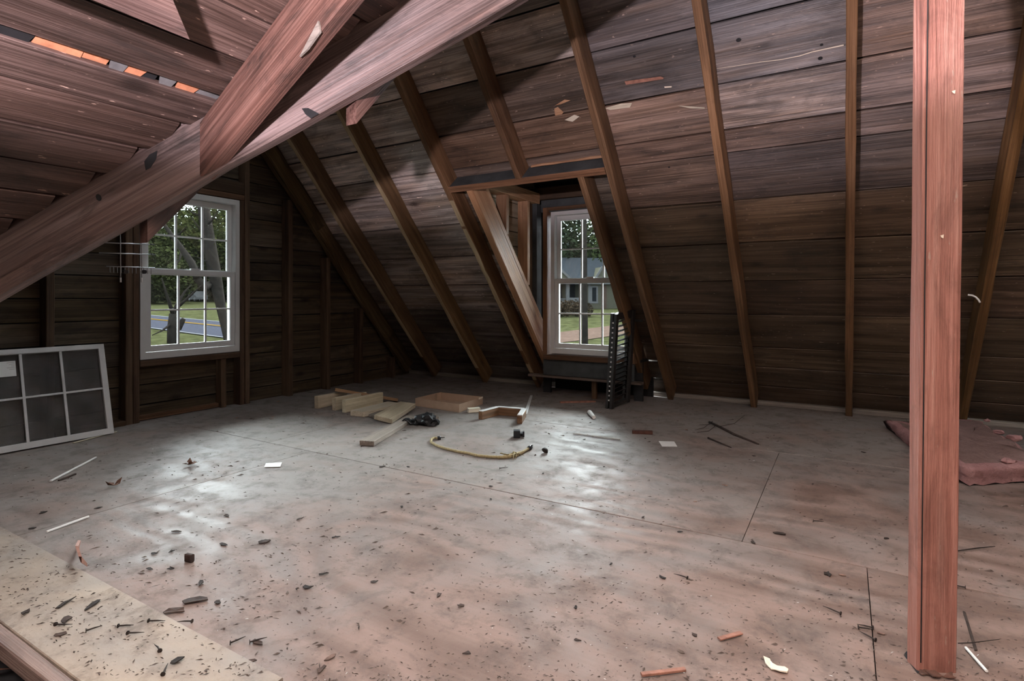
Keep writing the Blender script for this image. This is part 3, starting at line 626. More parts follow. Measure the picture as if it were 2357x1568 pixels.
# ------------------------------------------------------------------ post
base = [fl(2090, 1520), fl(2112, 1546), fl(2203, 1550)]
cpt = base[1]; wx = (base[2] - base[1]).length
pdx = (base[2] - base[1]).normalized(); pdy = V((-pdx.y, pdx.x, 0))
top0 = onp(2128, 0, pdy, pdy.dot(cpt) - .03); lean = (top0 - cpt); lean = lean / lean.z
H = 2.49
vsp = []; n = 22; PD = (base[0] - base[1]).length; prof = [(.003, 0), (wx - .003, 0), (wx, .003), (wx, PD - .003), (wx - .003, PD), (.003, PD), (0, PD - .003), (0, .003)]
fsp = []
for i in range(n + 1):
    z = -.17 + (H + .17) * i / n
    for k, (x, y) in enumerate(prof):
        j = V((rng.uniform(-.0008, .0008), rng.uniform(-.0008, .0008), 0))
        vsp.append(cpt + pdx * x * (1 + .02 * z / 1.5) + pdy * y + lean * z + j - V((0, 0, 0)))
for i in range(n):
    for k in range(8):
        a = i * 8 + k; b = i * 8 + (k + 1) % 8; fsp.append((a, b, b + 8, a + 8))
fsp += [tuple(reversed(range(8))), tuple(range(n * 8, n * 8 + 8))]
fP = frame(cpt, (0, 0, 1), y=pdx); inv = fP.inverted()
post = mesh_obj('wooden_post', [inv @ v for v in vsp], fsp, M['post'], None, fP)
tag(post, 'square reddish-brown wooden post standing in front of the roof slope', 'post')
cr = [cpt + pdx * .006 + lean * z - pdy * .0012 for z in (.0, 2.4)]
box_between('check_crack', M['felt'], post, cr[0] + V((0, 0, .02)), cr[1], pdx, .0022, .002)
for z in (.93, 1.23):
    q = cpt + pdx * (.035 + .02 * (z > 1)) + lean * z - pdy * .0015
    mesh_obj('chip_mark', *slab([q, q + pdx * .007 + UP * .002, q + pdx * .006 - UP * .006, q + pdx * .002 - UP * .004], -pdy * .001), M['cream'], post, Matrix(), props={'label': 'pale chipped spot on the post'})

# ------------------------------------------------------------------ old sash leaning on the gable studs
br = fl(258, 999); bl_ = fl(0, 1046); tr = onX(234, 794, -3.845)
su = (bl_ - br); su.z = 0; su.normalize()                      # along the bottom, towards the left
sv = (tr - br); sv = (sv - su * sv.dot(su)); SHH = sv.length; sv.normalize()
sn_ = su.cross(sv)
if sn_.x < 0: sn_ = -sn_
SWW = .80
mS = Matrix.Identity(4)
for i, a in enumerate((su, sv, su.cross(sv))): mS.col[i][:3] = a
mS.translation = br
fz = 1 if su.cross(sv).x > 0 else -1
def sloc(x, y):
    p = onp(x, y, sn_, sn_.dot(br)); d = p - br; return d.dot(su), d.dot(sv)
sash = thing('old_sash', br, 'white six-light window sash leaning against the dark gable studs, sticker on one pane', 'window sash')
skx = (tr - br).dot(su)                                         # it leans a little sideways
def sbox(nm, par, x0, y0, x1, y1, z0, z1, mat='sashpaint', ch=.0015, label=None):
    # sheared by the sideways lean of the frame
    g = plank_geo(x1 - x0, y1 - y0, z1 - z0, 1, 0, ch)
    vs = []
    for v in g[0]:
        v = V(v); x, y, z = x0 + v.x, y0 + v.y, (z0 + v.z) * fz
        vs.append((x + skx * y / SHH, y, z))
    o = mesh_obj(nm, vs, g[1], M[mat], par, mS)
    if label: o['label'] = label
    return o
st_ = .030
fS_ = sbox('stile', sash, 0, 0, st_, SHH, 0, .028); sbox('stile', sash, SWW - st_, 0, SWW, SHH, 0, .028)
sbox('rail', sash, st_, 0, SWW - st_, .034, 0, .028); sbox('rail', sash, st_, SHH - .028, SWW - st_, SHH, 0, .028)
def mx(px, py): u, v = sloc(px, py); return u - skx * v / SHH
xm = [mx(142, 880), mx(49, 890)]
ym = sloc(140, 907)[1]
xs = [st_] + xm + [SWW - st_]
for x in xm: sbox('muntin', sash, x - .006, .034, x + .006, SHH - .028, .016, .026)
sbox('muntin', sash, st_, ym - .0055, SWW - st_, ym + .0055, .015, .025)
for k in range(3):
    for a, b in ((.034, ym), (ym, SHH - .028)):
        sbox('pane', sash, xs[k], a, xs[k + 1], b, .010, .013, 'dirtyglass', ch=.0002)
x0, y1 = sloc(33, 832); x1, y0 = sloc(-30, 873)
stk = sbox('sticker', sash, x0 - skx * y1 / SHH, y0, x1, y1, .0135, .0140, 'paper', ch=.0001, label='white paper label on the glass')
for k in range(5):
    sbox('print_line', stk, x0 - skx * y1 / SHH + .006, y1 - .010 - k * .009, x0 + .045 - .009 * (k % 3), y1 - .0085 - k * .009, .0140, .0143, 'greyboard', ch=.0001)
q = tr + su * .05
aabb('sash_clip', M['white'], sash, (tr.x - .02, tr.y - .13, tr.z), (tr.x + .002, tr.y - .105, tr.z + .006), 1)
p, q = fl(168, 1020, .004), fl(268, 994, .004)
tag(box_between('pale_lath', M['lumber'], None, p, q, UP, .006, .012), 'pale lath lying under the right corner of the leaning sash', 'stick')

# ------------------------------------------------------------------ wire rack hanging left of the gable window
RXX = -2.54
rack = thing('wire_rack', onX(300, 616, RXX), 'grey wire rack with a row of short prongs hanging left of the gable window', 'rack')
def RP(x, y): return onX(x, y, RXX)
for (xa, ya, xb, yb) in ((238, 558.5, 346, 563), (228, 582, 347, 586)):
    a, b = RP(xa, ya), RP(xb, yb); d = (b - a).normalized()
    tube('long_bar', M['metal'], rack, [a, b], .0026, 6)
    tube('bar_tip', M['dark'], rack, [b, b + d * .006, b + d * .022], [.0034, .0034, .0006], 6, label='dark pointed tip')
tube('prong_bar', M['metal'], rack, [RP(245, 613), RP(356, 617)], .0024, 6)
for k in range(12):
    x = 253 + k * 8.6; y = 613.3 + (x - 245) * .036
    tube('prong', M['metal'], rack, [RP(x, y), RP(x + .3, y + 14)], .0015, 5)
for x in (277, 325.5):
    tube('upright', M['metal'], rack, [RP(x - 2, 470), RP(x, 560), RP(x + .6, 641)], .0024, 6)
    tube('upright_tip', M['white'], rack, [RP(x + .6, 639), RP(x + .8, 650)], .0034, 6)
for x in (288, 331):
    q = RP(x, 626)
    vs, fs = tube_geo([q - V((.008, 0, 0)), q + V((.008, 0, 0))], .0085, 12); mesh_obj('ring_cap', vs, fs, M['dark' if x > 300 else 'nail'], rack, Matrix())

# ------------------------------------------------------------------ dark louvred shutter by the dormer window
b1 = fl(1386, 943); b1x = V((-1.470, 3.80, 0))
ax_v = (V((-1.392, 3.70, .70)) - b1x).normalized()               # up along the stile
ax_u = V((.06, .27, 0)); ax_u = (ax_u - ax_v * ax_u.dot(ax_v)).normalized()
fSh = frame(b1x, ax_u, y=ax_v)
sh = thing('louvred_shutter', b1x, 'dark louvred shutter standing edge-on beside the dormer window', 'shutter')
SL, SWd = .70, .245
def shb(nm, par, lo, hi, mat='shutter', ch=.0015, label=None, tilt=0):
    lo, hi = V(lo), V(hi); d = hi - lo
    m = fSh @ Matrix.Translation(lo + V((0, d.y / 2, d.z / 2))) @ Matrix.Rotation(tilt, 4, 'X') @ Matrix.Translation((0, -d.y / 2, -d.z / 2))
    vs, fs = plank_geo(d.x, d.y, d.z, 1, 0, ch); o = mesh_obj(nm, vs, fs, M[mat], par, m)
    if label: o['label'] = label
    return o
for z0 in (-.010, .022): shb('stile', sh, (0, 0, z0), (.030, SL, z0 + .020))
for z0 in (-.010, .022): shb('stile', sh, (SWd - .03, 0, z0), (SWd, SL, z0 + .020))
shb('rail', sh, (.03, .0, .004), (SWd - .03, .028, .030)); shb('rail', sh, (.03, SL - .05, .004), (SWd - .03, SL, .030))
for k in range(17):
    y = .050 + k * .0355
    s_ = shb('slat', sh, (.004, y, .014), (SWd - .004, y + .034, .0185), tilt=math.radians(48), ch=.0008)
    shb('lit_slat_end', s_, (-.002, y + .012, .0105), (.010, y + .021, .0215), 'white', ch=.001)  # white ends stand in for light showing between the stiles

# ------------------------------------------------------------------ lumber and litter by the far wall
def block(label, a, b, W, T, mat='lumber', z=0.0, color=(1, 1, 1, 1), group='lumber offcuts on the floor', name='board_offcut', **k):
    a, b = V(a), V(b); d = b - a
    o = box_between(name, M[mat], None, a + UP * (z + W / 2), b + UP * (z + W / 2), UP, W, T, **k); o.color = color
    return tag(o, label, 'board', group)
dirb = (fl(868, 929) - fl(787, 948)); dirb.z = 0; dirb.normalize()
ht = .088
block('leftmost pale stud offcut standing on edge beside the gable wall', fl(728, 940.5), fl(728, 940.5) + dirb * .28, ht, .037, color=(.95, .9, .85, 1))
block('middle pale stud offcut standing on edge between two others', fl(769, 945), fl(769, 945) + dirb * .30, ht, .037, color=(1, .96, .9, 1))
block('right-hand pale stud offcut standing on edge, its broad face towards the room', fl(792, 950), fl(792, 950) + dirb * .37, ht, .037, color=(1.12, 1.1, 1.0, 1))
# flat wide boards
def flat(label, pts, t, mat, z=0, tilt=None, color=(1, 1, 1, 1), name='board_offcut'):
    P = [V(p) for p in pts]; x = (P[1] - P[0]); f = frame(P[0], x, y=P[3] - P[0]); inv = f.inverted()
    nrm = (P[1] - P[0]).cross(P[3] - P[0]).normalized()
    if nrm.z < 0: nrm = -nrm
    g = slab(P, -nrm * t); o = mesh_obj(name, [inv @ v for v in g[0]], g[1], M[mat], None, f); o.color = color
    m = o.modifiers.new('edge', 'BEVEL'); m.width = .0025; m.segments = 1
    return tag(o, label, 'board', 'lumber offcuts on the floor')
zt = .038
flat('thick pale board lying flat between the upright offcuts and the tilted board', [fl(806, 945, zt), fl(893, 924, zt), fl(930, 928, zt), fl(838, 948, zt)], .037, 'lumber', color=(.86, .82, .8, 1))
P_ = [fl(861, 955, .046), fl(922, 924, .052), fl(957, 929, .052), fl(903, 965.5, .032)]
flat('weathered board lying tilted on top of another, one corner cut off', P_, .030, 'lumber', color=(.72, .66, .60, 1))
flat('greyish wide board under the tilted one', [fl(848, 954, .022), fl(915, 930, .022), fl(945, 936, .022), fl(880, 962, .022)], .020, 'greyboard', color=(.7, .65, .62, 1))
flat('long flat board lying apart in front of the pile, dark sawn end to the room', [fl(827, 1014, .030), fl(936, 957, .024), fl(958, 958, .024), fl(861, 1016, .030)], .028, 'greyboard', color=(1.0, .93, .90, 1))
# leaning thin plank over the upright blocks
pb = fl(914, 921, .014)
pa = fl(771, 897, .118)
box_l = box_between('plank', M['rafter'], None, pa, pb + V((0, .0, 0)), (0, .25, 1), .022, .075, seg=3, jit=.001, ch=.002); box_l.color = (1.75, 1.75, 1.75, 1)
tag(box_l, 'thin pinkish plank propped slantwise across the tops of the upright offcuts', 'board', 'lumber offcuts on the floor')

# cardboard tray
c0, c1, c2, c3 = fl(956, 934.5), fl(1057, 950), fl(1111, 931), fl(1013, 920)
hx = .058
tray = thing('cardboard_tray', (c0 + c2) / 2, 'shallow open brown cardboard tray on the floor in front of the dormer', 'box')
inn = .004; ctr = (c0 + c2) / 2
def wallp(a, b, dz0=hx, dz1=hx, nm='side_wall'):
    d = (b - a).normalized(); nn = V((-d.y, d.x, 0)); nn = nn if nn.dot(ctr - a) > 0 else -nn
    o = mesh_obj(nm, *slab([a, b, b + UP * dz1, a + UP * dz0], nn * inn), M['card'], tray, Matrix()); return o
wallp(c0, c1); wallp(c1, c2, hx, hx - .004); wallp(c2, c3); wallp(c3, c0)
mesh_obj('tray_bottom', *slab([c0 + UP * .001, c1 + UP * .001, c2 + UP * .001, c3 + UP * .001], (0, 0, .003)), M['card'], tray, Matrix())
k_ = c3 + (c0 - c3) * .22
mesh_obj('corner_flap', *slab([c3 + (c2 - c3) * .02, k_ + (c2 - c3) * .03, k_ + (c2 - c3) * .03 + UP * hx * .98, c3 + (c2 - c3) * .02 + UP * hx * 1.03], (c2 - c3).normalized() * .003), M['card'], tray, Matrix())
mesh_obj('tape_scrap', *slab([c1 + (c2 - c1) * .82 + UP * (hx - .012), c2 + UP * (hx - .012), c2 + UP * (hx + .001), c1 + (c2 - c1) * .82 + UP * (hx + .001)], (c1 - c0).normalized() * .0012), M['cream'], tray, Matrix())

# three-sided wooden frame with white painted edges
ufr = thing('crate_remains', fl(1150, 960), 'open three-sided wooden piece with white painted edges lying on the floor', 'wood piece')
ua, ub, uc, ud = fl(1106, 966), fl(1146, 955), fl(1206, 960), fl(1196, 976)
hh = .052
for a, b in ((ua, ub), (ub, uc), (uc, ud)):
    box_between('frame_piece', M['rafter'], ufr, a + UP * hh / 2, b + UP * hh / 2, UP, hh, .032, color=(1.5, 1.4, 1.35, 1))
    box_between('painted_edge', M['sashpaint'], ufr, a + UP * (hh + .003), b + UP * (hh + .003), UP, .005, .033)
box_between('white_batten', M['sashpaint'], None, fl(1209, 954, .006), fl(1223, 911, .006), UP, .008, .022)
tag(bpy.data.objects['white_batten'], 'narrow white batten pointing from the three-sided wooden piece towards the dormer', 'stick')
o = box_between('white_block', M['lumber'], None, fl(1077, 945, .016), fl(1104, 943, .016), UP, .030, .04); o.color = (1.35, 1.4, 1.45, 1)
tag(o, 'small whitish block beside the cardboard tray', 'block')
o = mesh_obj('white_tube', *tube_geo([fl(1357, 949, .014), fl(1367, 961, .010)], [.016, .012], 12), M['paper'], None); tag(o, 'crushed white paper tube left of the shutter foot', 'tube')
# black strap and gathered plastic
bag = thing('black_plastic_bag', fl(980, 975), 'crumpled black plastic bag with straps beside the long flat board', 'bag')
def crumple(nm, par, c, r, mat, sd, sq=.5, sub=2, amp=.35, ctrl=None):
    bm = bmesh.new(); bmesh.ops.create_icosphere(bm, subdivisions=sub, radius=1)
    vs = []; 
    for v in bm.verts:
        d = v.co.normalized(); k = 1 + amp * (mnoise.noise(d * 1.8 + V((sd, sd * .7, 0))) + .5 * mnoise.noise(d * 4.5 + V((0, sd, 3))))
        vs.append(V((d.x * r[0] * k, d.y * r[1] * k, max(d.z * r[2] * k, -r[2] * sq))) + V(c))
    fs = [tuple(v.index for v in f.verts) for f in bm.faces]; bm.free()
    return mesh_obj(nm, vs, fs, mat, par, Matrix() if par else None)
q = fl(978, 980)
crumple('gathered_plastic', bag, q + V((0, .02, .028)), (.075, .05, .048), M['dark'], 3.0, sub=3, amp=.55)
crumple('pale_fold', bag, fl(997, 975) + V((0, .02, .025)), (.030, .025, .028), M['greyboard'], 5.0)
box_between('buckle', M['dark'], bag, fl(958, 966, .03), fl(972, 966, .03), UP, .055, .03)
for k in range(5):
    a = q + V((rng.uniform(-.07, .05), rng.uniform(-.03, .03), .012))
    pts = [a + V((-.03 * j * (1 if k % 2 else .6), .012 * j * math.sin(k), .016 * math.sin(j * 1.4 + k) + .008)) for j in range(5)]
    tube('strap', M['dark' if k != 2 else 'metal'], bag, pts, [.006, .009, .008, .007, .004], 6)
tube('strap', M['dark'], bag, [fl(966, 968, .02), fl(978, 962, .03), fl(987, 955, .02)], [.009, .012, .006], 6)

# rope with frayed ends
rp = [(1009, 1009), (1000, 1008), (993, 1011), (992, 1018), (1003, 1025), (1025, 1033), (1055, 1040), (1075, 1043), (1100, 1049), (1130, 1052), (1155, 1053), (1172, 1051), (1188, 1047), (1203, 1041), (1213, 1035), (1219, 1031)]
rope = thing('rope', fl(1100, 1049), 'length of tan rope with a frayed knot and black ends on the grey floor', 'rope')
pts = [fl(x, y, .008) for x, y in rp]
ptsd = []
for a, b in zip(pts, pts[1:]):
    for k in range(4): ptsd.append(a.lerp(b, k / 4))
ptsd.append(pts[-1])
rad = [.0068 + .0008 * (i % 2) + (.005 * math.exp(-((i - 46) / 5.0) ** 2)) for i in range(len(ptsd))]
tube('strand', M['rope'], rope, ptsd, rad, 8)
for k in range(7):
    a = fl(1178 + rng.uniform(-14, 14), 1048, .012); tube('frayed_strand', M['rope'], rope, [a, a + V((rng.uniform(-.04, .04), rng.uniform(-.03, .03), .012)), a + V((rng.uniform(-.07, .07), rng.uniform(-.05, .05), -.006))], [.002, .0025, .001], 5)
for x, y, x2, y2 in ((1007, 1009, 1014, 1008), (1217, 1033, 1222, 1029)):
    tube('end_cap', M['dark'], rope, [fl(x, y, .009), fl(x2, y2, .010)], .0115, 8)
tube('wire_end', M['nail'], rope, [fl(1014, 1008, .01), fl(1023, 1007, .008)], .003, 5); tube('wire_end', M['nail'], rope, [fl(1222, 1029, .01), fl(1223, 1026, .03), fl(1226, 1025, .03)], .003, 5)
# black clip, cap, and the like
clip = thing('black_clip', fl(1193, 992), 'small black bracket-shaped clip on the floor before the three-sided wooden piece', 'clip')
box_between('clip_body', M['dark'], clip, fl(1182, 998, .022), fl(1197, 998, .022), UP, .040, .05)
box_between('clip_body', M['dark'], clip, fl(1196, 999, .008), fl(1206, 999, .008), UP, .016, .05)
box_between('clip_jaw', M['dark'], clip, fl(1203, 999, .02), fl(1207, 999, .02), UP, .032, .03)
o = mesh_obj('round_cap', *tube_geo([fl(1254, 1038, .013), fl(1256, 1035, .018)], [.018, .014], 12), M['nail'], None, smooth=False); tag(o, 'small dark round cap just right of the rope end', 'cap')

# ------------------------------------------------------------------ paper, sticks and slivers
def sheet(nm, pix, label, cat, mat='paper', t=.0012, z=.002, curl=0):
    P = [fl(x, y, z) for x, y in pix]
    o = mesh_obj(nm, *slab(P, (0, 0, t)), M[mat], None)
    if curl:
        for v in o.data.vertices: v.co.z += curl * rng.random()
    return tag(o, label, cat)
sheet('paper_card', [(1524, 1028), (1559, 1028.5), (1552, 1017), (1516, 1016)], 'white paper card on the floor right of the grey light patch', 'paper')
sheet('paper_card', [(608, 1076), (645, 1075), (649, 1065), (612, 1067)], 'white paper card on the floor left of the long flat board', 'paper')
o = sheet('paper_scrap', [(1757, 1516), (1772, 1520), (1778, 1532), (1790, 1535), (1806, 1537), (1815, 1545), (1812, 1552), (1795, 1551), (1775, 1543), (1762, 1530)], 'torn cream paper scrap left of the post foot', 'paper', 'cream', .0008, .001, .006)
def stick(nm, px, label, r=.004, mat='bark', z=.005, cat='stick', flatw=None):
    P = [fl(x, y, z + (0 if len(p_) < 3 else p_[2])) for p_ in px for x, y in (p_[:2],)]
    if flatw: o = box_between(nm, M[mat], None, P[0], P[-1], UP, r * 2, flatw, ch=.001)
    else: o = mesh_obj(nm, *tube_geo(P, [r] * (len(P) - 1) + [r * .5], 6), M[mat], None, smooth=True)
    return tag(o, label, cat)
stick('white_strip', [(116, 1108), (221, 1053)], 'long white plastic strip on the floor near the leaning sash', .003, 'paper', flatw=.010)
stick('white_strip', [(108, 1224), (204, 1189)], 'white plastic strip beside the paler floor panel', .003, 'paper', flatw=.006)
stick('white_strip', [(2223, 1491), (2271, 1545)], 'white strip on the floor at the foot of the post', .0025, 'paper', flatw=.005)
stick('dark_lath', [(135, 1106), (174, 1091)], 'short dark lath beside the long white strip', .003, 'bark', flatw=.008)
stick('dead_branch', [(1633, 972), (1655, 982), (1690, 1000), (1746, 1022)], 'thin dead branch on the floor under the rafters', .008, 'bark')
stick('dark_stick', [(1630, 1008), (1683, 1030)], 'short dark stick in front of the dead branch', .005, 'bark')
for k, px in enumerate([[(1640, 970, .01), (1620, 985, .03), (1600, 990, .01)], [(1640, 975, .01), (1628, 978, .035), (1610, 978, .012)], [(1655, 982, .01), (1690, 975, .03), (1715, 955, .02)], [(1650, 978, .008), (1632, 992, .02), (1605, 996, .004)]]):
    stick('twig', px, 'fine dry twig by the dead branch, ' + ('arching highest on the left', 'shortest on the left', 'sticking out to the right', 'lying lowest towards the room')[k], .0018, 'bark', cat='twig')['group'] = 'twigs by the dead branch'
stick('red_brown_bar', [(1455, 994), (1502, 996)], 'short red-brown wood bar on the floor between the paper card and the shutter', .009, 'sliver', .009, flatw=.03).color = (.28, .22, .2, 1)
stick('wood_splinter', [(1476, 1553), (1577, 1541)], 'long reddish wood splinter at the bottom of the picture', .003, 'sliver', flatw=.010)
stick('wood_splinter', [(1655, 1471), (1706, 1457)], 'reddish wood splinter on the floor left of the post', .002, 'sliver', flatw=.012)
stick('wood_splinter', [(1289, 926), (1370, 924)], 'reddish splinter on the floor before the dormer', .006, 'sliver', flatw=.03)
stick('pale_lath', [(1320, 998), (1427, 1012)], 'thin pale lath lying flat in the grey light patch', .002, 'greyboard', flatw=.010)
stick('dark_wire', [(2205, 1268), (2248, 1262), (2290, 1258)], 'bent dark wire on the floor right of the post', .002, 'nail', cat='wire')
stick('dark_wire', [(2205, 1481, 0), (2235, 1480, .004), (2300, 1472, .006)], 'thin curved wire by the post foot', .0012, 'nail', cat='wire')
sheet('dark_shaving', [(2216, 1408), (2222, 1410), (2250, 1498), (2243, 1498)], 'narrow dark wood shaving on the floor right of the post foot', 'shaving', 'bark', .002, .001)
# white loop of cable by the right rafter
pts = [sl(.585, 1.16 + .05 * math.sin(a), -.01 - .03 * math.cos(a)) + V((-.09 + .075 * a / 2.4, 0, 0)) for a in (0, .5, 1, 1.5, 2.0, 2.4)]
pts = [onY(x, y, 3.62) for x, y in ((2228, 679), (2238, 680), (2246, 684), (2252, 690), (2256, 697))]
o = mesh_obj('cable_end', *tube_geo(pts, .0045, 8), M['paper'], None, smooth=True); tag(o, 'curved white cable end sticking out behind the post', 'cable')
# curved wooden sliver near the paler panel, and dark cube
pa = [fl(184, 1246, .015), fl(178, 1272, .040), fl(186, 1295, .035), fl(199, 1304, .004)]
vs, fs = [], []
for i, p in enumerate(pa):
    w_ = (.004, .020, .018, .010)[i]; vs += [p, p + V((-.004, -.004, w_)), p + V((.006, 0, w_)), p + V((.006, 0, 0))]
for i in range(3):
    for k in range(4): fs.append((i * 4 + k, i * 4 + (k + 1) % 4, i * 4 + 4 + (k + 1) % 4, i * 4 + 4 + k))
fs += [(3, 2, 1, 0), (12, 13, 14, 15)]
o = mesh_obj('bent_sliver', vs, fs, M['sliver'], None); tag(o, 'curved red-brown wood sliver standing on edge near the paler floor panel', 'splinter')
o = box_between('dark_chunk', M['bark'], None, fl(429, 1283, .012), fl(443, 1286, .012), UP, .024, .014); tag(o, 'small dark wooden cube on the floor', 'block'); o.color = (.7, .55, .5, 1)
# curled brown leaves
for k, (x, y, s_) in enumerate(((262, 1118, .036), (437, 1070, .034))):
    lf = thing('dry_leaf', fl(x, y), ('curled brown dry leaf on the floor below the long white strip', 'curled brown dry leaf near the middle of the grey floor')[k], 'leaf')
    for j in range(4):
        a = j * 1.6 + k; c = fl(x, y, .006); e = V((math.cos(a), math.sin(a), 0)); n2 = V((-e.y, e.x, 0))
        P = [c, c + e * s_ * .5 + n2 * s_ * .35 + UP * s_ * .35, c + e * s_ * .9 + UP * s_ * (.75 if j % 2 else .25), c + e * s_ * .5 - n2 * s_ * .3 + UP * s_ * .15]
        mesh_obj('leaf_lobe', *slab(P, (0, 0, .0012)), M['leaf'], lf, Matrix())

# labels that say where a small thing lies
MARKS = [('the post', fl(2150, 1548)), ('the cream paper scrap', fl(1786, 1535)), ('the rope', fl(1100, 1049)), ('the rope end', fl(1218, 1035)), ('the left paper card', fl(628, 1071)), ('the right paper card', fl(1538, 1022)),
         ('the dark wooden cube', fl(436, 1287)), ('the curved sliver', fl(190, 1300)), ('the long white strip', fl(170, 1080)), ('the pink insulation', fl(2180, 1060)), ('the dead branch', fl(1700, 1003)), ('the shutter', fl(1400, 943)),
         ('the gable window wall', fl(620, 925)), ('the long flat board', fl(850, 1018)), ('the floor centre', fl(1050, 1250)), ('the bottom picture edge', fl(1250, 1568)), ('the panel edge', fl(300, 1390))]
def whereat(px, py, size=''):
    p = fl(px, py); nm, q = min(MARKS, key=lambda m: (m[1] - p).length); d = p - q; a, b = d.dot(RT), d.dot(FW)
    side = ('just right of' if a > 0 else 'just left of') if abs(a) > abs(b) else ('behind' if b > 0 else 'in front of')
    if d.length > .45: side = side.replace('just ', 'well ').replace('in front', 'well in front').replace('behind', 'well behind')
    return side + ' ' + nm
# nails on the floor
def nail(px, py, ang, L=.045, bend=0.0, z=.003, on_panel=False):
    z0 = .013 if on_panel else .002
    p = fl(px, py, z0 + .003); d = V((math.cos(ang), math.sin(ang), 0)); nr = V((-d.y, d.x, 0))
    mid = p + d * L * .5 + nr * L * bend * .4 + UP * .001; end = p + d * L * .95 + nr * L * bend + UP * .001
    g1 = tube_geo([p, mid, end], [.0019, .0018, .0006], 6); g2 = tube_geo([p - d * .001, p + d * .0008], [.0050, .0050], 8)
    o = mesh_obj('nail', *join_geo([g1, g2]), M['nail'], None)
    ln = 'long' if L > .038 else 'short'; sh_p = 'bent ' if bend else 'straight '
    return tag(o, ln + ' ' + sh_p + 'rusty nail on the paler panel, ' + whereat(px, py) if on_panel else ln + ' ' + sh_p + 'rusty nail on the plywood ' + whereat(px, py), 'nail', 'nails on the paler floor panel' if on_panel else 'nails on the plywood floor')
for px, py, an_, on in ((128, 1437, .1, 1), (198, 1452, 1.2, 1), (272, 1441, .6, 1), (294, 1457, .35, 1), (368, 1498, 2.6, 1), (342, 1429, .5, 1), (375, 1552, 2.4, 1), (442, 1430, 3.6, 0), (1976, 1444, .2, 0), (2010, 1445, 3.3, 0),
                        (1935, 1412, 2.8, 0), (2015, 1473, 2.6, 0), (1872, 1199, .1, 0), (2222, 1352, 3.0, 0), (1582, 1330, 2.9, 0), (530, 1480, .9, 0), (1150, 1078, .5, 0), (575, 1478, 1.0, 0)):
    nail(px, py, an_, rng.uniform(.03, .045), rng.choice((0, 0, .2, .4)), on_panel=bool(on))

# bark flakes that can be told apart
def flake(px, py, s, flatn=.18, color=(1, 1, 1, 1), mat='bark', ang=None, z=0.0, elong=1.0):
    n_ = rng.randint(6, 8); a0_ = rng.random() * 6; ang = rng.random() * 6 if ang is None else ang
    c = fl(px, py, z); P = []
    for i in range(n_):
        a = 2 * math.pi * i / n_ + a0_; r = s * rng.uniform(.35, 1.1)
        x, y = r * math.cos(a) * elong, r * math.sin(a) * .6
        P.append(c + V((x * math.cos(ang) - y * math.sin(ang), x * math.sin(ang) + y * math.cos(ang), s * flatn * rng.uniform(.05, .9))))
    top = [p + V((0, 0, s * .05 + .001)) for p in P]
    cb = c + UP * (s * .06); ct = sum(top, V()) / n_ - UP * s * .04
    vs = P + top + [cb, ct]; fs = [(i, (i + 1) % n_, n_ + (i + 1) % n_, n_ + i) for i in range(n_)] + [((i + 1) % n_, i, 2 * n_) for i in range(n_)] + [(n_ + i, n_ + (i + 1) % n_, 2 * n_ + 1) for i in range(n_)]
    o = mesh_obj('bark_flake', vs, fs, M[mat], None); o.color = color
    return o
FL = [(690, 1195, .022, 1.0), (773, 1237, .018, .35), (925, 1167, .014, .4), (612, 1247, .030, .9), (705, 1354, .030, .35), (745, 1322, .022, .45), (460, 1345, .022, .4), (450, 1384, .040, .9), (406, 1408, .035, 1.3), (500, 1388, .018, .5),
      (760, 1515, .022, 2.6), (738, 1543, .018, 1.5), (575, 1525, .018, 1.4), (592, 1480, .022, 1.3), (1075, 1505, .016, .9), (1525, 1330, .018, .3), (1795, 1230, .028, .6), (1990, 1042, .020, .4), (1735, 1050, .016, .6), (1565, 1225, .014, .4),
      (1480, 1192, .014, .7), (1905, 1322, .022, .4), (2040, 1240, .014, .5), (1870, 1115, .012, .5), (1600, 1464, .014, .8), (1405, 1300, .012, .4), (1325, 1400, .010, .3), (1330, 1475, .012, .7), (150, 1390, .030, .5), (62, 1410, .026, .5),
      (135, 1462, .020, 1.3), (150, 1430, .030, .9), (210, 1395, .030, .4), (405, 1525, .030, .45), (225, 1170, .016, .4), (72, 1218, .022, .35), (100, 1180, .024, .4), (355, 1275, .016, .4), (395, 1270, .018, .4), (345, 1310, .018, .4),
      (395, 1310, .020, .4), (405, 1225, .022, .7), (520, 1188, .026, .9), (515, 1255, .018, .5), (940, 1075, .016, .35), (880, 1075, .022, .4), (1130, 1150, .012, .4), (1060, 1395, .016, 1.2), (1010, 1370, .014, 1.1), (1640, 960, .012, .7),
      (1485, 1010, .012, .4), (1345, 1012, .012, .3), (1580, 990, .020, 5.5), (1130, 1120, .016, .4), (1735, 1250, .020, .7), (1250, 1090, .012, .35), (1390, 1075, .012, .35), (860, 1340, .018, .6), (640, 925, .030, 6.5), (625, 965, .020, 6.5), (628, 960, .016, 6.0), (545, 962, .018, 6.2), (1242, 903, .030, 5.0), (1380, 950, .018, 6.0), (1670, 1118, .018, 6.5), (1600, 1155, .010, 6.5), (1785, 1060, .010, 6.0), (1940, 1325, .012, 5.0), (2030, 1460, .012, 4.0)]
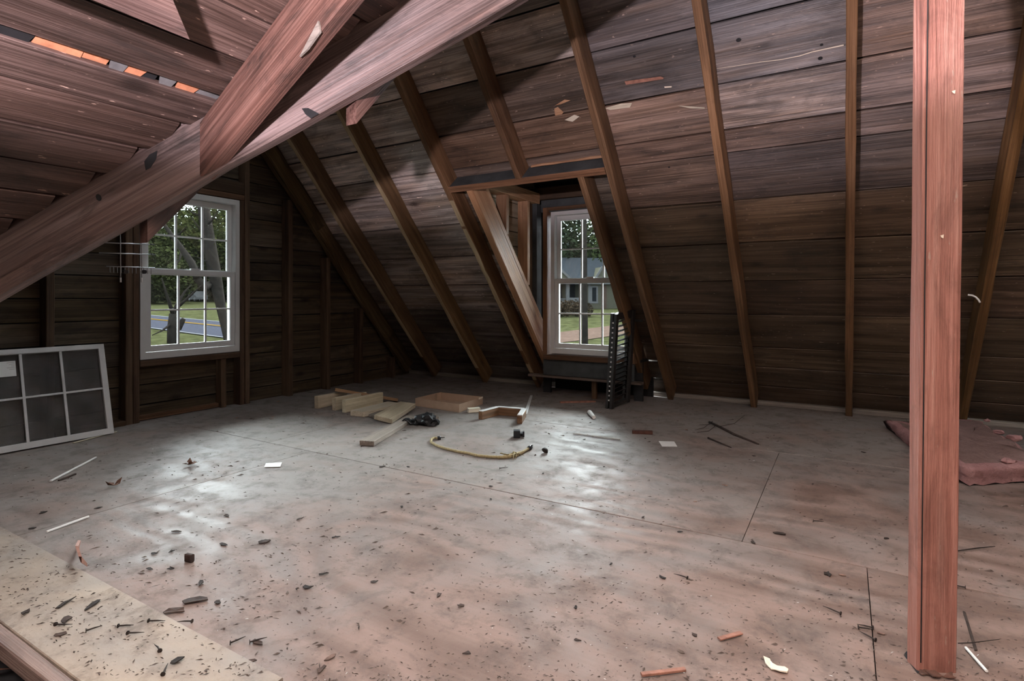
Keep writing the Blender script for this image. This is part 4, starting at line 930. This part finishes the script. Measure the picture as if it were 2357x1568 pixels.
for (x, y, s_, tone) in FL:
    s_ *= .72
    on = x < 545 and fl(x, y).y < .75
    o = flake(x, y, s_, color=(tone, tone * .9, tone * .85, 1), z=.013 if on else .001, elong=rng.uniform(1.0, 1.6))
    if tone > 3: tag(o, ('large' if s_ > .014 else 'small') + ' pale crumbled flake ' + whereat(x, y), 'flake', 'pale flakes on the floor'); o.name = 'pale_flake'
    else: tag(o, ('big' if s_ > .017 else 'mid-sized' if s_ > .0125 else 'tiny') + (' black' if tone < .45 else ' brown' if tone < .95 else ' greyish') + ' flake ' + ('on the paler panel ' if on else 'on the plywood ') + whereat(x, y), 'flake', 'dark flakes on the floor')
# fine litter nobody could count
def litter(name, n, region, smin, smax, mat, seed, pale=.1):
    r = random.Random(seed); vs, fs = [], []
    for _ in range(n):
        while True:
            x, y = r.uniform(0, 2357), 1568 - (1568 - 880) * r.random() ** 1.5
            p = fl(x, y, 0.0012)
            if region(p, x, y) and mnoise.noise(p * 2.3) + .55 * mnoise.noise(p * 7) > r.uniform(-.75, .55): break
        dep = max(.9, (p - CAM).dot(FW)); s = r.uniform(smin, smax) * (.55 + .28 * dep); a = r.gauss(.35, .7); e = V((math.cos(a), math.sin(a), 0)); q = V((-e.y, e.x, 0))
        l, w, h = s * r.uniform(.6, 1.7), s * r.uniform(.12, .45), s * r.uniform(.08, .45)
        k = len(vs); vs += [p - e * l, p + q * w + UP * h * .4, p + e * l * .8, p - q * w, p + e * l * .2 + UP * h]
        fs += [(k, k + 3, k + 4), (k + 3, k + 2, k + 4), (k + 2, k + 1, k + 4), (k + 1, k, k + 4)]
    return tag(mesh_obj(name, vs, fs, M[mat], None), kind='stuff')
tag(litter('dark_litter', 3200, lambda p, x, y: p.y < 4.3 and p.x > -3.8 and p.y > .78, .0014, .0060, 'dustlitter', 3), 'scattered dark specks of bark and grit all over the plywood floor', 'litter')
tag(litter('bark_crumbs', 330, lambda p, x, y: p.y < 3.6 and p.x > -3.6 and p.y > .80 and (p.x < -.9 or mnoise.noise(p * 1.3) > .25), .004, .011, 'dustlitter', 21), 'coarser crumbs of bark and dirt strewn over the left of the floor', 'litter')
tag(litter('pale_litter', 90, lambda p, x, y: p.y < 4.3 and p.x > -3.8 and p.y > .78, .0012, .0042, 'paper', 5), 'tiny pale paper and plaster crumbs scattered over the floor', 'litter')
lt = litter('panel_litter', 420, lambda p, x, y: .56 < p.y < .74 and -2.9 < p.x < -1.05, .002, .007, 'dustlitter', 8); lt.location.z = .012
tag(lt, 'dark grit scattered over the paler floor panel', 'litter')
# dry leaves and scraps down in the joist hole
r = random.Random(4); vs, fs = [], []
for _ in range(700):
    c = V((r.uniform(-2.2, -1.25), r.uniform(.2, .49), -.075 + r.uniform(0, .055))); s = r.uniform(.012, .035); k = len(vs)
    t1 = V((r.uniform(-1, 1), r.uniform(-1, 1), r.uniform(-.5, .5))).normalized(); t2 = t1.cross(V((r.uniform(-.4, .4), r.uniform(-.4, .4), 1))).normalized()
    vs += [c - t1 * s, c + t2 * s * .5 + UP * .004, c + t1 * s, c - t2 * s * .5]; fs.append((k, k + 1, k + 2, k + 3))
o = tag(mesh_obj('leaf_debris', vs, fs, M['leaf'], None), 'dry leaves and scraps lying in the open joist hole', 'leaves', kind='stuff')

# ------------------------------------------------------------------ insulation batt right of the post
def batt():
    root = thing('insulation_batt', fl(2240, 1050), 'torn pink insulation batt lying on the floor behind the post', 'insulation')
    top = [fl(2045, 968, .05), fl(2130, 975, .11), fl(2222, 966, .075), fl(2262, 972, .085), fl(2295, 1000, .10), fl(2320, 1010, .10), fl(2362, 1040, .10), fl(2420, 1068, .09), fl(2330, 1073, .075), fl(2228, 1075, .085), fl(2160, 1045, .075), fl(2096, 1005, .055)]
    cen = sum(top, V()) / len(top) + UP * .01
    rings = []
    for f_, dz in ((1.0, -.045), (1.04, -.012), (1.0, .0), (.92, .004), (.72, .014), (.45, .010), (.2, .012)):
        ring_ = []
        n0 = len(top)
        for i in range(n0 * 5):
            a, b = top[i // 5], top[(i // 5 + 1) % n0]; p = a.lerp(b, (i % 5) / 5)
            q = cen + (p - cen) * f_; q.z = p.z * (f_ if f_ < 1 else 1) + cen.z * (1 - min(f_, 1)) + dz
            nz = mnoise.noise(q * 14) * .026 + mnoise.noise(q * 50) * .009
            q += V((nz, mnoise.noise(q * 16 + V((5, 0, 0))) * .026, mnoise.noise(q * 18 + V((0, 9, 0))) * .014))
            q.z = max(.002, q.z); ring_.append(q)
        rings.append(ring_)
    n0 = len(rings[0])
    low = [V((p.x, p.y, max(.001, p.z - .03))) for p in rings[0]]
    def strip(rs, close, nm, mat):
        vs = [p for r_ in rs for p in r_]; fs = []
        for i in range(len(rs) - 1):
            for k in range(n0): fs.append((i * n0 + k, i * n0 + (k + 1) % n0, (i + 1) * n0 + (k + 1) % n0, (i + 1) * n0 + k))
        if close: fs.append(tuple((len(rs) - 1) * n0 + k for k in range(n0)))
        return mesh_obj(nm, vs, fs, mat, root, Matrix(), smooth=True)
    strip([low] + rings[:4], False, 'wool_edge', M['pink']); strip(rings[3:], True, 'wool_top', M['kraft'])
    mesh_obj('backing_paper', *slab([V((p.x, p.y, max(.0006, p.z - .004))) for p in low[::2]], (0, 0, -.0006)), M['nail'], root, Matrix())
    for (x, y, z, s_) in ((2335, 1008, .10, .035), (2300, 995, .10, .022), (2322, 1062, .085, .026), (2272, 968, .08, .016), (2190, 1060, .08, .02), (2350, 1070, .07, .03)):
        crumple('wool_tuft', root, fl(x, y, z), (s_, s_ * .8, s_ * .55), M['pink'], x * .1, sub=2, amp=.6, sq=1)
batt()
# torn plywood lip at the post foot
for k, (x, y, s_) in enumerate(((2128, 1552, .020), (2150, 1556, .026), (2185, 1560, .020), (2110, 1530, .014))):
    o = flake(x, y, s_, flatn=.3, color=(2.6, 2.0, 1.8, 1)); o.name = 'splintered_plywood'; tag(o, 'broken plywood flake at the foot of the post, ' + ('below its left corner', 'largest, under its middle', 'under its right corner', 'smallest, at its left face')[k], 'flake', 'broken plywood at the post foot')
hp = [fl(x, y, .0008) for x, y in ((2080, 1508), (2086, 1500), (2108, 1500), (2125, 1540), (2112, 1551))]
mesh_obj('post_hole', *slab(hp, (0, 0, .0004)), M['felt'], floor, Matrix(), props={'label': 'dark gap cut in the plywood around the post'})

# ------------------------------------------------------------------ outdoors
M['grass'] = plain('lawn_grass', (0.0122, 0.0126, 0.0057), 0.9, 0.45, 1.5, bump=0.4, spec=0.0)
M['asphalt'] = plain('asphalt', (0.0111, 0.0114, 0.0149), 0.85, 0.12, 3.0, spec=0.0)
M['yellow'] = plain('yellow_road_paint', (0.0467, 0.0272, 0.0039), 0.7, 0.1, 5.0, spec=0.0)
M['roadwhite'] = plain('white_road_paint', (0.0441, 0.0441, 0.0467), 0.7, 0.1, 5.0, spec=0.0)
M['trunk'] = plain('grey_bark', (0.0081, 0.0068, 0.0060), 0.9, 0.4, 6.0, bump=0.6, spec=0.0)
M['leafA'] = plain('green_foliage', (0.0095, 0.0107, 0.0043), 0.8, 0.5, 0.5, tint=True, spec=0.0)
M['drive'] = plain('clay_driveway', (0.0246, 0.0163, 0.0130), 0.9, 0.2, 2.0, spec=0.0)
M['siding'] = plain('cream_siding', (0.0272, 0.0260, 0.0194), 0.7, 0.08, 2.0, spec=0.0)
M['trimwhite'] = plain('white_house_trim', (0.0390, 0.0390, 0.0402), 0.6, 0.06, 3.0, spec=0.0)
M['shingle'] = plain('grey_shingles', (0.0097, 0.0111, 0.0130), 0.8, 0.12, 3.0, spec=0.0)
M['houseglass'] = plain('dark_house_window', (0.0039, 0.0045, 0.0055), 0.25, 0.2, 2.0, spec=0.0)
M['carpaint'] = plain('silver_car_paint', (0.0428, 0.0428, 0.0441), 0.35, 0.05, 2.0, spec=0.0)
M['carglass'] = plain('dark_car_glass', (0.0026, 0.0029, 0.0033), 0.2, 0.2, 2.0, spec=0.0)
M['redlamp'] = plain('red_lamp', (0.0390, 0.0039, 0.0039), 0.4, 0.1, 4.0, spec=0.0)
def ground_z(x, y):
    d = math.hypot(x, y)
    for (d0, z0), (d1, z1) in zip(((0, -2.9), (14, -2.9), (40, -2.25), (52, -1.55), (66, -.85), (110, .2), (160, 1.2), (400, 4)), ((14, -2.9), (40, -2.25), (52, -1.55), (66, -.85), (110, .2), (160, 1.2), (400, 4), (999, 4))):
        if d <= d1: return z0 + (z1 - z0) * (d - d0) / (d1 - d0)
    return 4
def gp(px, py):
    r_ = ray(px, py); lo = 4.0
    t_ = 4.0
    while t_ < 300:
        p = CAM + r_ * t_
        if p.z <= ground_z(p.x, p.y): break
        t_ += .5
    a, b = t_ - .5, t_
    for _ in range(20):
        m_ = (a + b) / 2; p = CAM + r_ * m_
        if p.z <= ground_z(p.x, p.y): b = m_
        else: a = m_
    return CAM + r_ * b
vs, fs = [], []
na, rr = 60, [4.9, 7, 10, 14, 20, 27, 34, 40, 46, 52, 59, 66, 80, 95, 110, 135, 160, 220, 300]
for r_ in rr:
    for i in range(na + 1):
        a = math.radians(75 + 120 * i / na); x, y = r_ * math.cos(a), r_ * math.sin(a); vs.append((x, y, ground_z(x, y)))
for i in range(len(rr) - 1):
    for k in range(na): a = i * (na + 1) + k; fs.append((a, a + na + 1, a + na + 2, a + 1))
tag(mesh_obj('ground_lawn', vs, fs, M['grass'], None), kind='structure')
def ribbon(name, pa, pb, wa, wb, mat, lift, parent=None, n=24, label=None):
    vs, fs = [], []
    for i in range(n + 1):
        t_ = i / n
        for q in (V(pa).lerp(V(pb), t_), V(wa).lerp(V(wb), t_)): vs.append(V((q.x, q.y, ground_z(q.x, q.y) + lift)))
    for i in range(n): fs.append((2 * i, 2 * i + 2, 2 * i + 3, 2 * i + 1))
    o = mesh_obj(name, vs, fs, mat, parent, Matrix() if parent else None)
    if label: o['label'] = label
    return o
def ext(a, b, k0, k1): d = b - a; return a - d * k0, b + d * k1
n0_, n1_ = ext(gp(345, 757), gp(520, 780), 1.2, 1.0); f0_, f1_ = ext(gp(345, 726), gp(520, 742), 1.2, 1.0)
road = tag(ribbon('road', n0_, n1_, f0_, f1_, M['asphalt'], .05), kind='structure')
def lerp_line(t0, t1): return n0_.lerp(f0_, t0), n1_.lerp(f1_, t0), n0_.lerp(f0_, t1), n1_.lerp(f1_, t1)
for nm, t0, t1, mt in (('edge_line', .0, .03, 'roadwhite'), ('edge_line', .94, .975, 'roadwhite'), ('centre_line', .60, .625, 'yellow'), ('centre_line', .645, .67, 'yellow')):
    a, b, c, d = lerp_line(t0, t1); ribbon(nm, a, b, c, d, M[mt], .07, road)
# driveway seen through the dormer window
a, b, c, d = gp(1270, 792), gp(1450, 768), gp(1270, 768), gp(1450, 745)
a, b = ext(a, b, .6, .6); c, d = ext(c, d, .6, .6)
tag(ribbon('driveway_path', a, b, c, d, M['drive'], .04), kind='structure')

def foliage(name, parent, clumps, n, leaf, seed, col=(1, 1, 1, 1)):
    r = random.Random(seed); vs, fs = [], []
    tot = sum(c[1][0] * c[1][1] * c[1][2] for c in clumps) ** 1.0
    for (c, rad) in clumps:
        m = max(20, int(n / len(clumps)))
        for _ in range(m):
            while True:
                d = V((r.uniform(-1, 1), r.uniform(-1, 1), r.uniform(-1, 1)))
                if .25 < d.length < 1: break
            p = V(c) + V((d.x * rad[0], d.y * rad[1], d.z * rad[2])); s = leaf * r.uniform(.6, 1.4)
            t1 = V((r.gauss(0, 1), r.gauss(0, 1), r.gauss(0, .6))).normalized(); t2 = t1.orthogonal().normalized(); t2 = (t2 * math.cos(5 * s) + t1.cross(t2) * math.sin(r.random() * 6)).normalized()
            k = len(vs); vs += [p - t1 * s, p + t2 * s * .45, p + t1 * s, p - t2 * s * .45]; fs.append((k, k + 1, k + 2, k + 3))
    o = mesh_obj(name, vs, fs, M['leafA'], parent, Matrix()); o.color = col; o['kind'] = 'stuff'; return o
def limb(parent, pts, rad, nm='branch'): return tube(nm, M['trunk'], parent, pts, rad, 7)
# near forked tree in the yard
D1 = 26
tb = gp(398, 790); 
def at(px, py, D): return atD(px, py, D)
t1 = thing('yard_tree', tb, 'slim forked bare tree in the yard, seen low in the gable window', 'tree')
Dn = (tb - CAM).dot(FW)
limb(t1, [tb - UP * .2, at(396, 755, Dn), at(399, 722, Dn)], [.34, .28, .24], 'trunk')
limb(t1, [at(399, 724, Dn), at(391, 700, Dn - .5), at(382, 672, Dn - 1), at(372, 640, Dn - 1.4)], [.15, .11, .07, .03])
limb(t1, [at(399, 724, Dn), at(408, 700, Dn + .5), at(425, 672, Dn + 1), at(441, 655, Dn + 1.3)], [.16, .11, .07, .03])
limb(t1, [at(404, 712, Dn), at(428, 690, Dn), at(452, 668, Dn), at(470, 650, Dn)], [.11, .08, .05, .02])
limb(t1, [at(396, 745, Dn), at(372, 762, Dn - 1), at(350, 772, Dn - 1.5)], [.09, .05, .02])
limb(t1, [at(415, 760, Dn), at(419, 740, Dn), at(423, 734, Dn)], [.05, .17, .13])
# big leaning trunk at the right of the gable window and its long limb
t2 = thing('leaning_tree', gp(524, 784), 'big leaning tree trunk across the right column of the gable window', 'tree')
D2 = (gp(524, 784) - CAM).dot(FW)
limb(t2, [gp(526, 790) - UP * .3, at(521, 772, D2), at(511, 720, D2), at(502, 676, D2), at(492, 620, D2), at(481, 560, D2), at(471, 500, D2), at(463, 440, D2)], [.22, .24, .30, .36, .42, .42, .40, .36], 'trunk')
limb(t2, [at(455, 640, D2 - 2), at(441, 606, D2 - 2), at(420, 575, D2 - 2), at(398, 545, D2 - 2), at(376, 515, D2 - 2), at(352, 482, D2 - 2)], [.26, .23, .18, .14, .11, .09], 'branch')
limb(t2, [at(486, 655, D2), at(470, 660, D2 - 1), at(455, 642, D2 - 2)], [.26, .25, .24], 'branch')
for a, b in (((478, 540), (440, 500)), ((470, 500), (420, 470)), ((488, 600), (452, 590)), ((474, 520), (505, 480)), ((420, 575), (405, 610)), ((398, 545), (430, 520))):
    limb(t2, [at(*a, D2), at((a[0] + b[0]) / 2, (a[1] + b[1]) / 2 + 6, D2 - .5), at(*b, D2 - 1)], [.10, .06, .02])
foliage('foliage', t2, [(at(352 + 34 * k, 470 + 28 * (k % 3), D2 + 2), (3.2, 3.2, 2.2)) for k in range(6)], 1000, .16, 11, (1.5, 1.45, 1.2, 1))
# wood line beyond the road
for k, (px, py, D, rr_, tone) in enumerate(((300, 600, 96, 9, .85), (352, 640, 82, 6.5, .95), (405, 590, 110, 11, 1.1), (462, 610, 100, 9, .8), (520, 580, 105, 10, 1.15), (585, 600, 98, 9, .9), (640, 600, 110, 11, 1.0), (372, 560, 128, 11, 1.25), (495, 560, 128, 11, 1.1), (250, 600, 104, 10, .9))):
    c = atD(px, py, D); gz = ground_z(c.x, c.y)
    tr_ = thing('wood_tree', (c.x, c.y, gz), ('%s tree beyond the road, behind the %s of the gable window' % (('tall', 'small', 'broad')[k % 3], ('left edge', 'left column', 'second column', 'middle', 'right column', 'right edge', 'far right side', 'upper left panes', 'upper right panes', 'far left side')[k])), 'tree', 'trees beyond the road')
    limb(tr_, [V((c.x, c.y, gz - .3)), V((c.x + .3, c.y, gz + 4)), V((c.x, c.y + .2, max(gz + 6, c.z + 3)))], [.45, .35, .2], 'trunk')
    foliage('foliage', tr_, [(V((c.x, c.y, gz + rr_ * .55)), (rr_ * .95, rr_ * .95, rr_ * .55)), (V((c.x, c.y, c.z + rr_ * .15)), (rr_ * .8, rr_ * .8, rr_ * .7))], 6500, .40 * rr_ / 9, 30 + k, (tone * .95, tone, tone * .9, 1))
# silver car parked beyond the road
cb = gp(455, 694); dc = (gp(490, 698) - gp(420, 692)); dc.z = 0; dc.normalize()
car = thing('car', cb, 'silver sport utility car parked on the grass beyond the road', 'car')
fc = frame(cb, dc, y=(0, 0, 1)); s_ = (cb - CAM).dot(FW) / 96
prof_ = [(-2.2, .35), (-2.25, .95), (-2.0, 1.05), (-1.75, 1.72), (.55, 1.75), (1.15, 1.12), (2.1, .98), (2.25, .7), (2.25, .35)]
body = mesh_obj('body', *xf(slab([(x * s_, y * s_, -.9 * s_) for x, y in prof_], (0, 0, 1.8 * s_)), fc), M['carpaint'], car, Matrix())
for pts_ in (((-1.62, 1.12), (-1.50, 1.62), (-.62, 1.64), (-.62, 1.12)), ((-.55, 1.12), (-.55, 1.64), (.45, 1.64), (.92, 1.12))):
    for zz_ in (-.915, .9): mesh_obj('side_window', *xf(slab([(x * s_, y * s_, zz_ * s_) for x, y in pts_], (0, 0, .015 * s_)), fc), M['carglass'], car, Matrix())
mesh_obj('rear_window', *xf(slab([(-2.03 * s_, 1.12 * s_, -.7 * s_), (-2.03 * s_, 1.12 * s_, .7 * s_), (-1.80 * s_, 1.62 * s_, .65 * s_), (-1.80 * s_, 1.62 * s_, -.65 * s_)], (-.02 * s_, 0, 0)), fc), M['carglass'], car, Matrix())
for zz_ in (-.85, .55): mesh_obj('tail_light', *xf(slab([(-2.26 * s_, .75 * s_, zz_ * s_), (-2.26 * s_, 1.05 * s_, zz_ * s_), (-2.2 * s_, 1.05 * s_, (zz_ + .3) * s_), (-2.2 * s_, .75 * s_, (zz_ + .3) * s_)], (-.04 * s_, 0, 0)), fc), M['redlamp'], car, Matrix())
for x in (-1.35, 1.4):
    for zz_ in (-.92, .72): tube('wheel', M['dark'], car, [fc @ V((x * s_, .36 * s_, zz_ * s_)), fc @ V((x * s_, .36 * s_, (zz_ + .2) * s_))], .36 * s_, 14)

# neighbouring house through the dormer window
hb0, hb1 = gp(1268, 712), gp(1452, 710); DH = (gp(1350, 711) - CAM).dot(FW)
hd_ = (hb1 - hb0); hd_.z = 0; hd_.normalize(); hn = V((hd_.y, -hd_.x, 0))           # towards us
house = thing('house', (hb0 + hb1) / 2, 'cream house with a grey roof and porch across the lawn, seen through the dormer window', 'house')
o0 = gp(1350, 711); fh = frame(o0, hd_, y=(0, 0, 1))
if V(fh.col[2][:3]).dot(hn) < 0: sg = -1
else: sg = 1
def hx_(px, py):
    p = onp(px, py, hn, hn.dot(o0)); q = fh.inverted() @ p; return q.x, q.y
def hbox(nm, x0, y0, x1, y1, z0, z1, mat, parent=None):
    pts = [(x0, y0, z0 * sg), (x1, y0, z0 * sg), (x1, y1, z0 * sg), (x0, y1, z0 * sg)]
    return mesh_obj(nm, *xf(slab(pts, (0, 0, (z1 - z0) * sg)), fh), M[mat], parent or house, Matrix())
xl, yb_ = hx_(1180, 714); xr, yt = hx_(1640, 652); xm_, _ = hx_(1344, 700); yb_ -= .3
ww = hbox('wall', xm_, yb_, xr, yt, -7, 0, 'siding')
k = 0; y = yb_ + .4
while y < yt - .1:
    hbox('siding_board', xm_ + .02, y, xr, y + .03, 0, .03, 'trimwhite' if 0 else 'siding', ww); y += .22
hbox('wall', xl, yb_, xm_, yt, -7, -2.2, 'siding')
hbox('porch_floor', xl, yb_, xm_, yb_ + .45, -2.2, .05, 'trimwhite')
for px in (1307, 1272): x, _ = hx_(px, 700); hbox('porch_post', x - .22, yb_, x + .22, yt, -.35, .05, 'trimwhite')
x0_, y0_ = hx_(1286, 708); x1_, y1_ = hx_(1304, 687); x2_, _ = hx_(1338, 700)
lat = hbox('railing_rail', xl, y1_ - .08, x1_, y1_, -.1, 0, 'trimwhite')
n_ = 16
for k in range(n_):
    xa = x0_ - 2.2 + (x1_ - x0_ + 2.2) * k / n_; dxx = (x1_ - x0_ + 2.2) / n_
    for s2 in (0, 1):
        a = fh @ V((xa if s2 == 0 else xa + dxx, y0_ - .2, -.05 * sg)); b = fh @ V((xa + dxx if s2 == 0 else xa, y1_, -.05 * sg))
        box_between('lattice_slat', M['trimwhite'], house, a, b, hd_, .05, .03)
    if k % 3 == 0: hbox('lattice_slat', xa, (y0_ + y1_) / 2 - .06, xa + dxx * 3, (y0_ + y1_) / 2, -.05, 0, 'trimwhite')
hbox('porch_panel', x1_ + .4, y0_ - .2, x2_, y1_ + .1, -.12, 0, 'trimwhite')
for px0, px1 in ((1290, 1303), (1317, 1334)):
    a, _ = hx_(px0, 700); b, _ = hx_(px1, 700); hbox('porch_window', a, y1_ - .2, b, yt - .1, -2.19, -2.1, 'houseglass')
a, c = hx_(1363, 694); b, d = hx_(1372, 662); tw = hbox('window_trim', a - .25, c - .25, b + .25, d + .2, 0, .06, 'trimwhite'); hbox('window_pane', a, c, b, d, .06, .09, 'houseglass', tw)
a, c = hx_(1357, 708); hbox('corner_board', a - .18, yb_, a + .1, yt, 0, .05, 'trimwhite')
a, _ = hx_(1385, 700); b, _ = hx_(1396, 700); hbox('door', a, yb_, b, yt - .3, 0, .07, 'drive')
_, yr = hx_(1350, 590)
rf = mesh_obj('roof', *xf(slab([(xl - 1, yt, .6 * sg), (xr + 1, yt, .6 * sg), (xr + 1, yr, -4.5 * sg), (xl - 1, yr, -4.5 * sg)], (0, .12, -.1 * sg)), fh), M['shingle'], house, Matrix())
hbox('roof', xl - 1, yt - .02, xr + 1, yr - .05, -9.4, -4.5, 'shingle')
hbox('fascia', xl - 1, yt - .22, xr + 1, yt, .5, .62, 'trimwhite')
for (pa, pb) in (((1288, 622), (1312, 645)), ((1383, 615), (1366, 642))):
    (xa, ya), (xb, yb2) = hx_(*pa), hx_(*pb)
    box_between('rake_board', M['trimwhite'], house, fh @ V((xa, ya, .75 * sg)), fh @ V((xb, yb2, .75 * sg)), UP, .28, .12)
(xa, ya), (xb, yb2) = hx_(1288, 622), hx_(1312, 645)
mesh_obj('gable_end', *xf(slab([(xa, ya, .66 * sg), (xb, yb2, .66 * sg), (xa - (xb - xa), yb2, .66 * sg)], (0, 0, -3 * sg)), fh), M['siding'], house, Matrix())
(xa, ya), (xb, yb2) = hx_(1383, 615), hx_(1366, 642)
mesh_obj('gable_end', *xf(slab([(xa, ya, .66 * sg), (xb, yb2, .66 * sg), (2 * xa - xb, yb2, .66 * sg)], (0, 0, -3 * sg)), fh), M['siding'], house, Matrix())
# shrubs before the porch, trunk in front of the dormer window, trees behind the house
for k, (px, py, w) in enumerate(((1284, 722, 2.0), (1304, 718, 1.7), (1322, 716, 1.8), (1250, 720, 2.0), (1340, 722, 1.2))):
    p = gp(px, py + 7)
    sh_ = thing('shrub', p, 'low brownish shrub before the porch, ' + ('under the lattice', 'second from the left', 'third from the left, before the white panel', 'hidden left of the lattice', 'smallest, beside the slim trunk')[k], 'shrub', 'shrubs before the porch')
    foliage('foliage', sh_, [(p + UP * .7, (w, w * .7, .9))], 900, .13, 70 + k, (1.2, .75, 1.2, 1))
D3 = 24; pb_ = gp(1347, 822); D3 = (pb_ - CAM).dot(FW)
yt_ = thing('slender_tree', pb_, 'slim straight trunk standing before the house, in the middle of the dormer window', 'tree')
limb(yt_, [pb_ - UP * .3, atD(1346, 720, D3), atD(1345, 600, D3), atD(1344, 480, D3), atD(1343, 400, D3)], [.19, .17, .165, .155, .15], 'trunk')
crl = foliage('foliage', yt_, [(atD(1400, 560, D3 + 1), (1.5, 1.5, 1.1)), (atD(1350, 430, D3 + 1), (2.0, 2.0, .8))], 700, .13, 88, (1.35, 1.6, 1.5, 1))
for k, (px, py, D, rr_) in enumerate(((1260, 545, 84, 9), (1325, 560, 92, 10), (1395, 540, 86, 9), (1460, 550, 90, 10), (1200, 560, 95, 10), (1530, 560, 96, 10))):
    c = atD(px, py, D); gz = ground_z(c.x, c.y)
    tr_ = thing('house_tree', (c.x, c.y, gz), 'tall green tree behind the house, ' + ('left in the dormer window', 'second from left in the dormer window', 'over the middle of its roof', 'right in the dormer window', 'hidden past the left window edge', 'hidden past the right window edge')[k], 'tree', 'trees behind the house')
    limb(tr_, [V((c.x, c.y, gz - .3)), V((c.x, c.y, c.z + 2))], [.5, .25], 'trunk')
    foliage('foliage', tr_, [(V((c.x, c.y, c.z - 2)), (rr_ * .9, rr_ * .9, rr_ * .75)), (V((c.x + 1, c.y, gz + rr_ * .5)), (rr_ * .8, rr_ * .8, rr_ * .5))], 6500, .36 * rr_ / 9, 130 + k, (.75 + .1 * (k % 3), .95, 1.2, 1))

# equal labels among small scattered things get told apart by their order across the floor
seen = {}
for o in COL.objects:
    if o.parent is None and o.get('group') in ('dark flakes on the floor', 'nails on the paler floor panel', 'nails on the plywood floor', 'pale flakes on the floor'): seen.setdefault(o['label'], []).append(o)
for lab, os_ in seen.items():
    if len(os_) > 1:
        def ctr_(o): return sum((o.matrix_world @ v.co for v in o.data.vertices), V()) / len(o.data.vertices)
        os_.sort(key=lambda o: (ctr_(o) - CAM).dot(RT) / (ctr_(o) - CAM).dot(FW))
        for k, o in enumerate(os_): o['label'] = ('leftmost', 'rightmost')[k] + ' ' + lab if len(os_) == 2 else ('leftmost', 'middle', 'rightmost', 'outermost')[min(k, 3)] + ' ' + lab
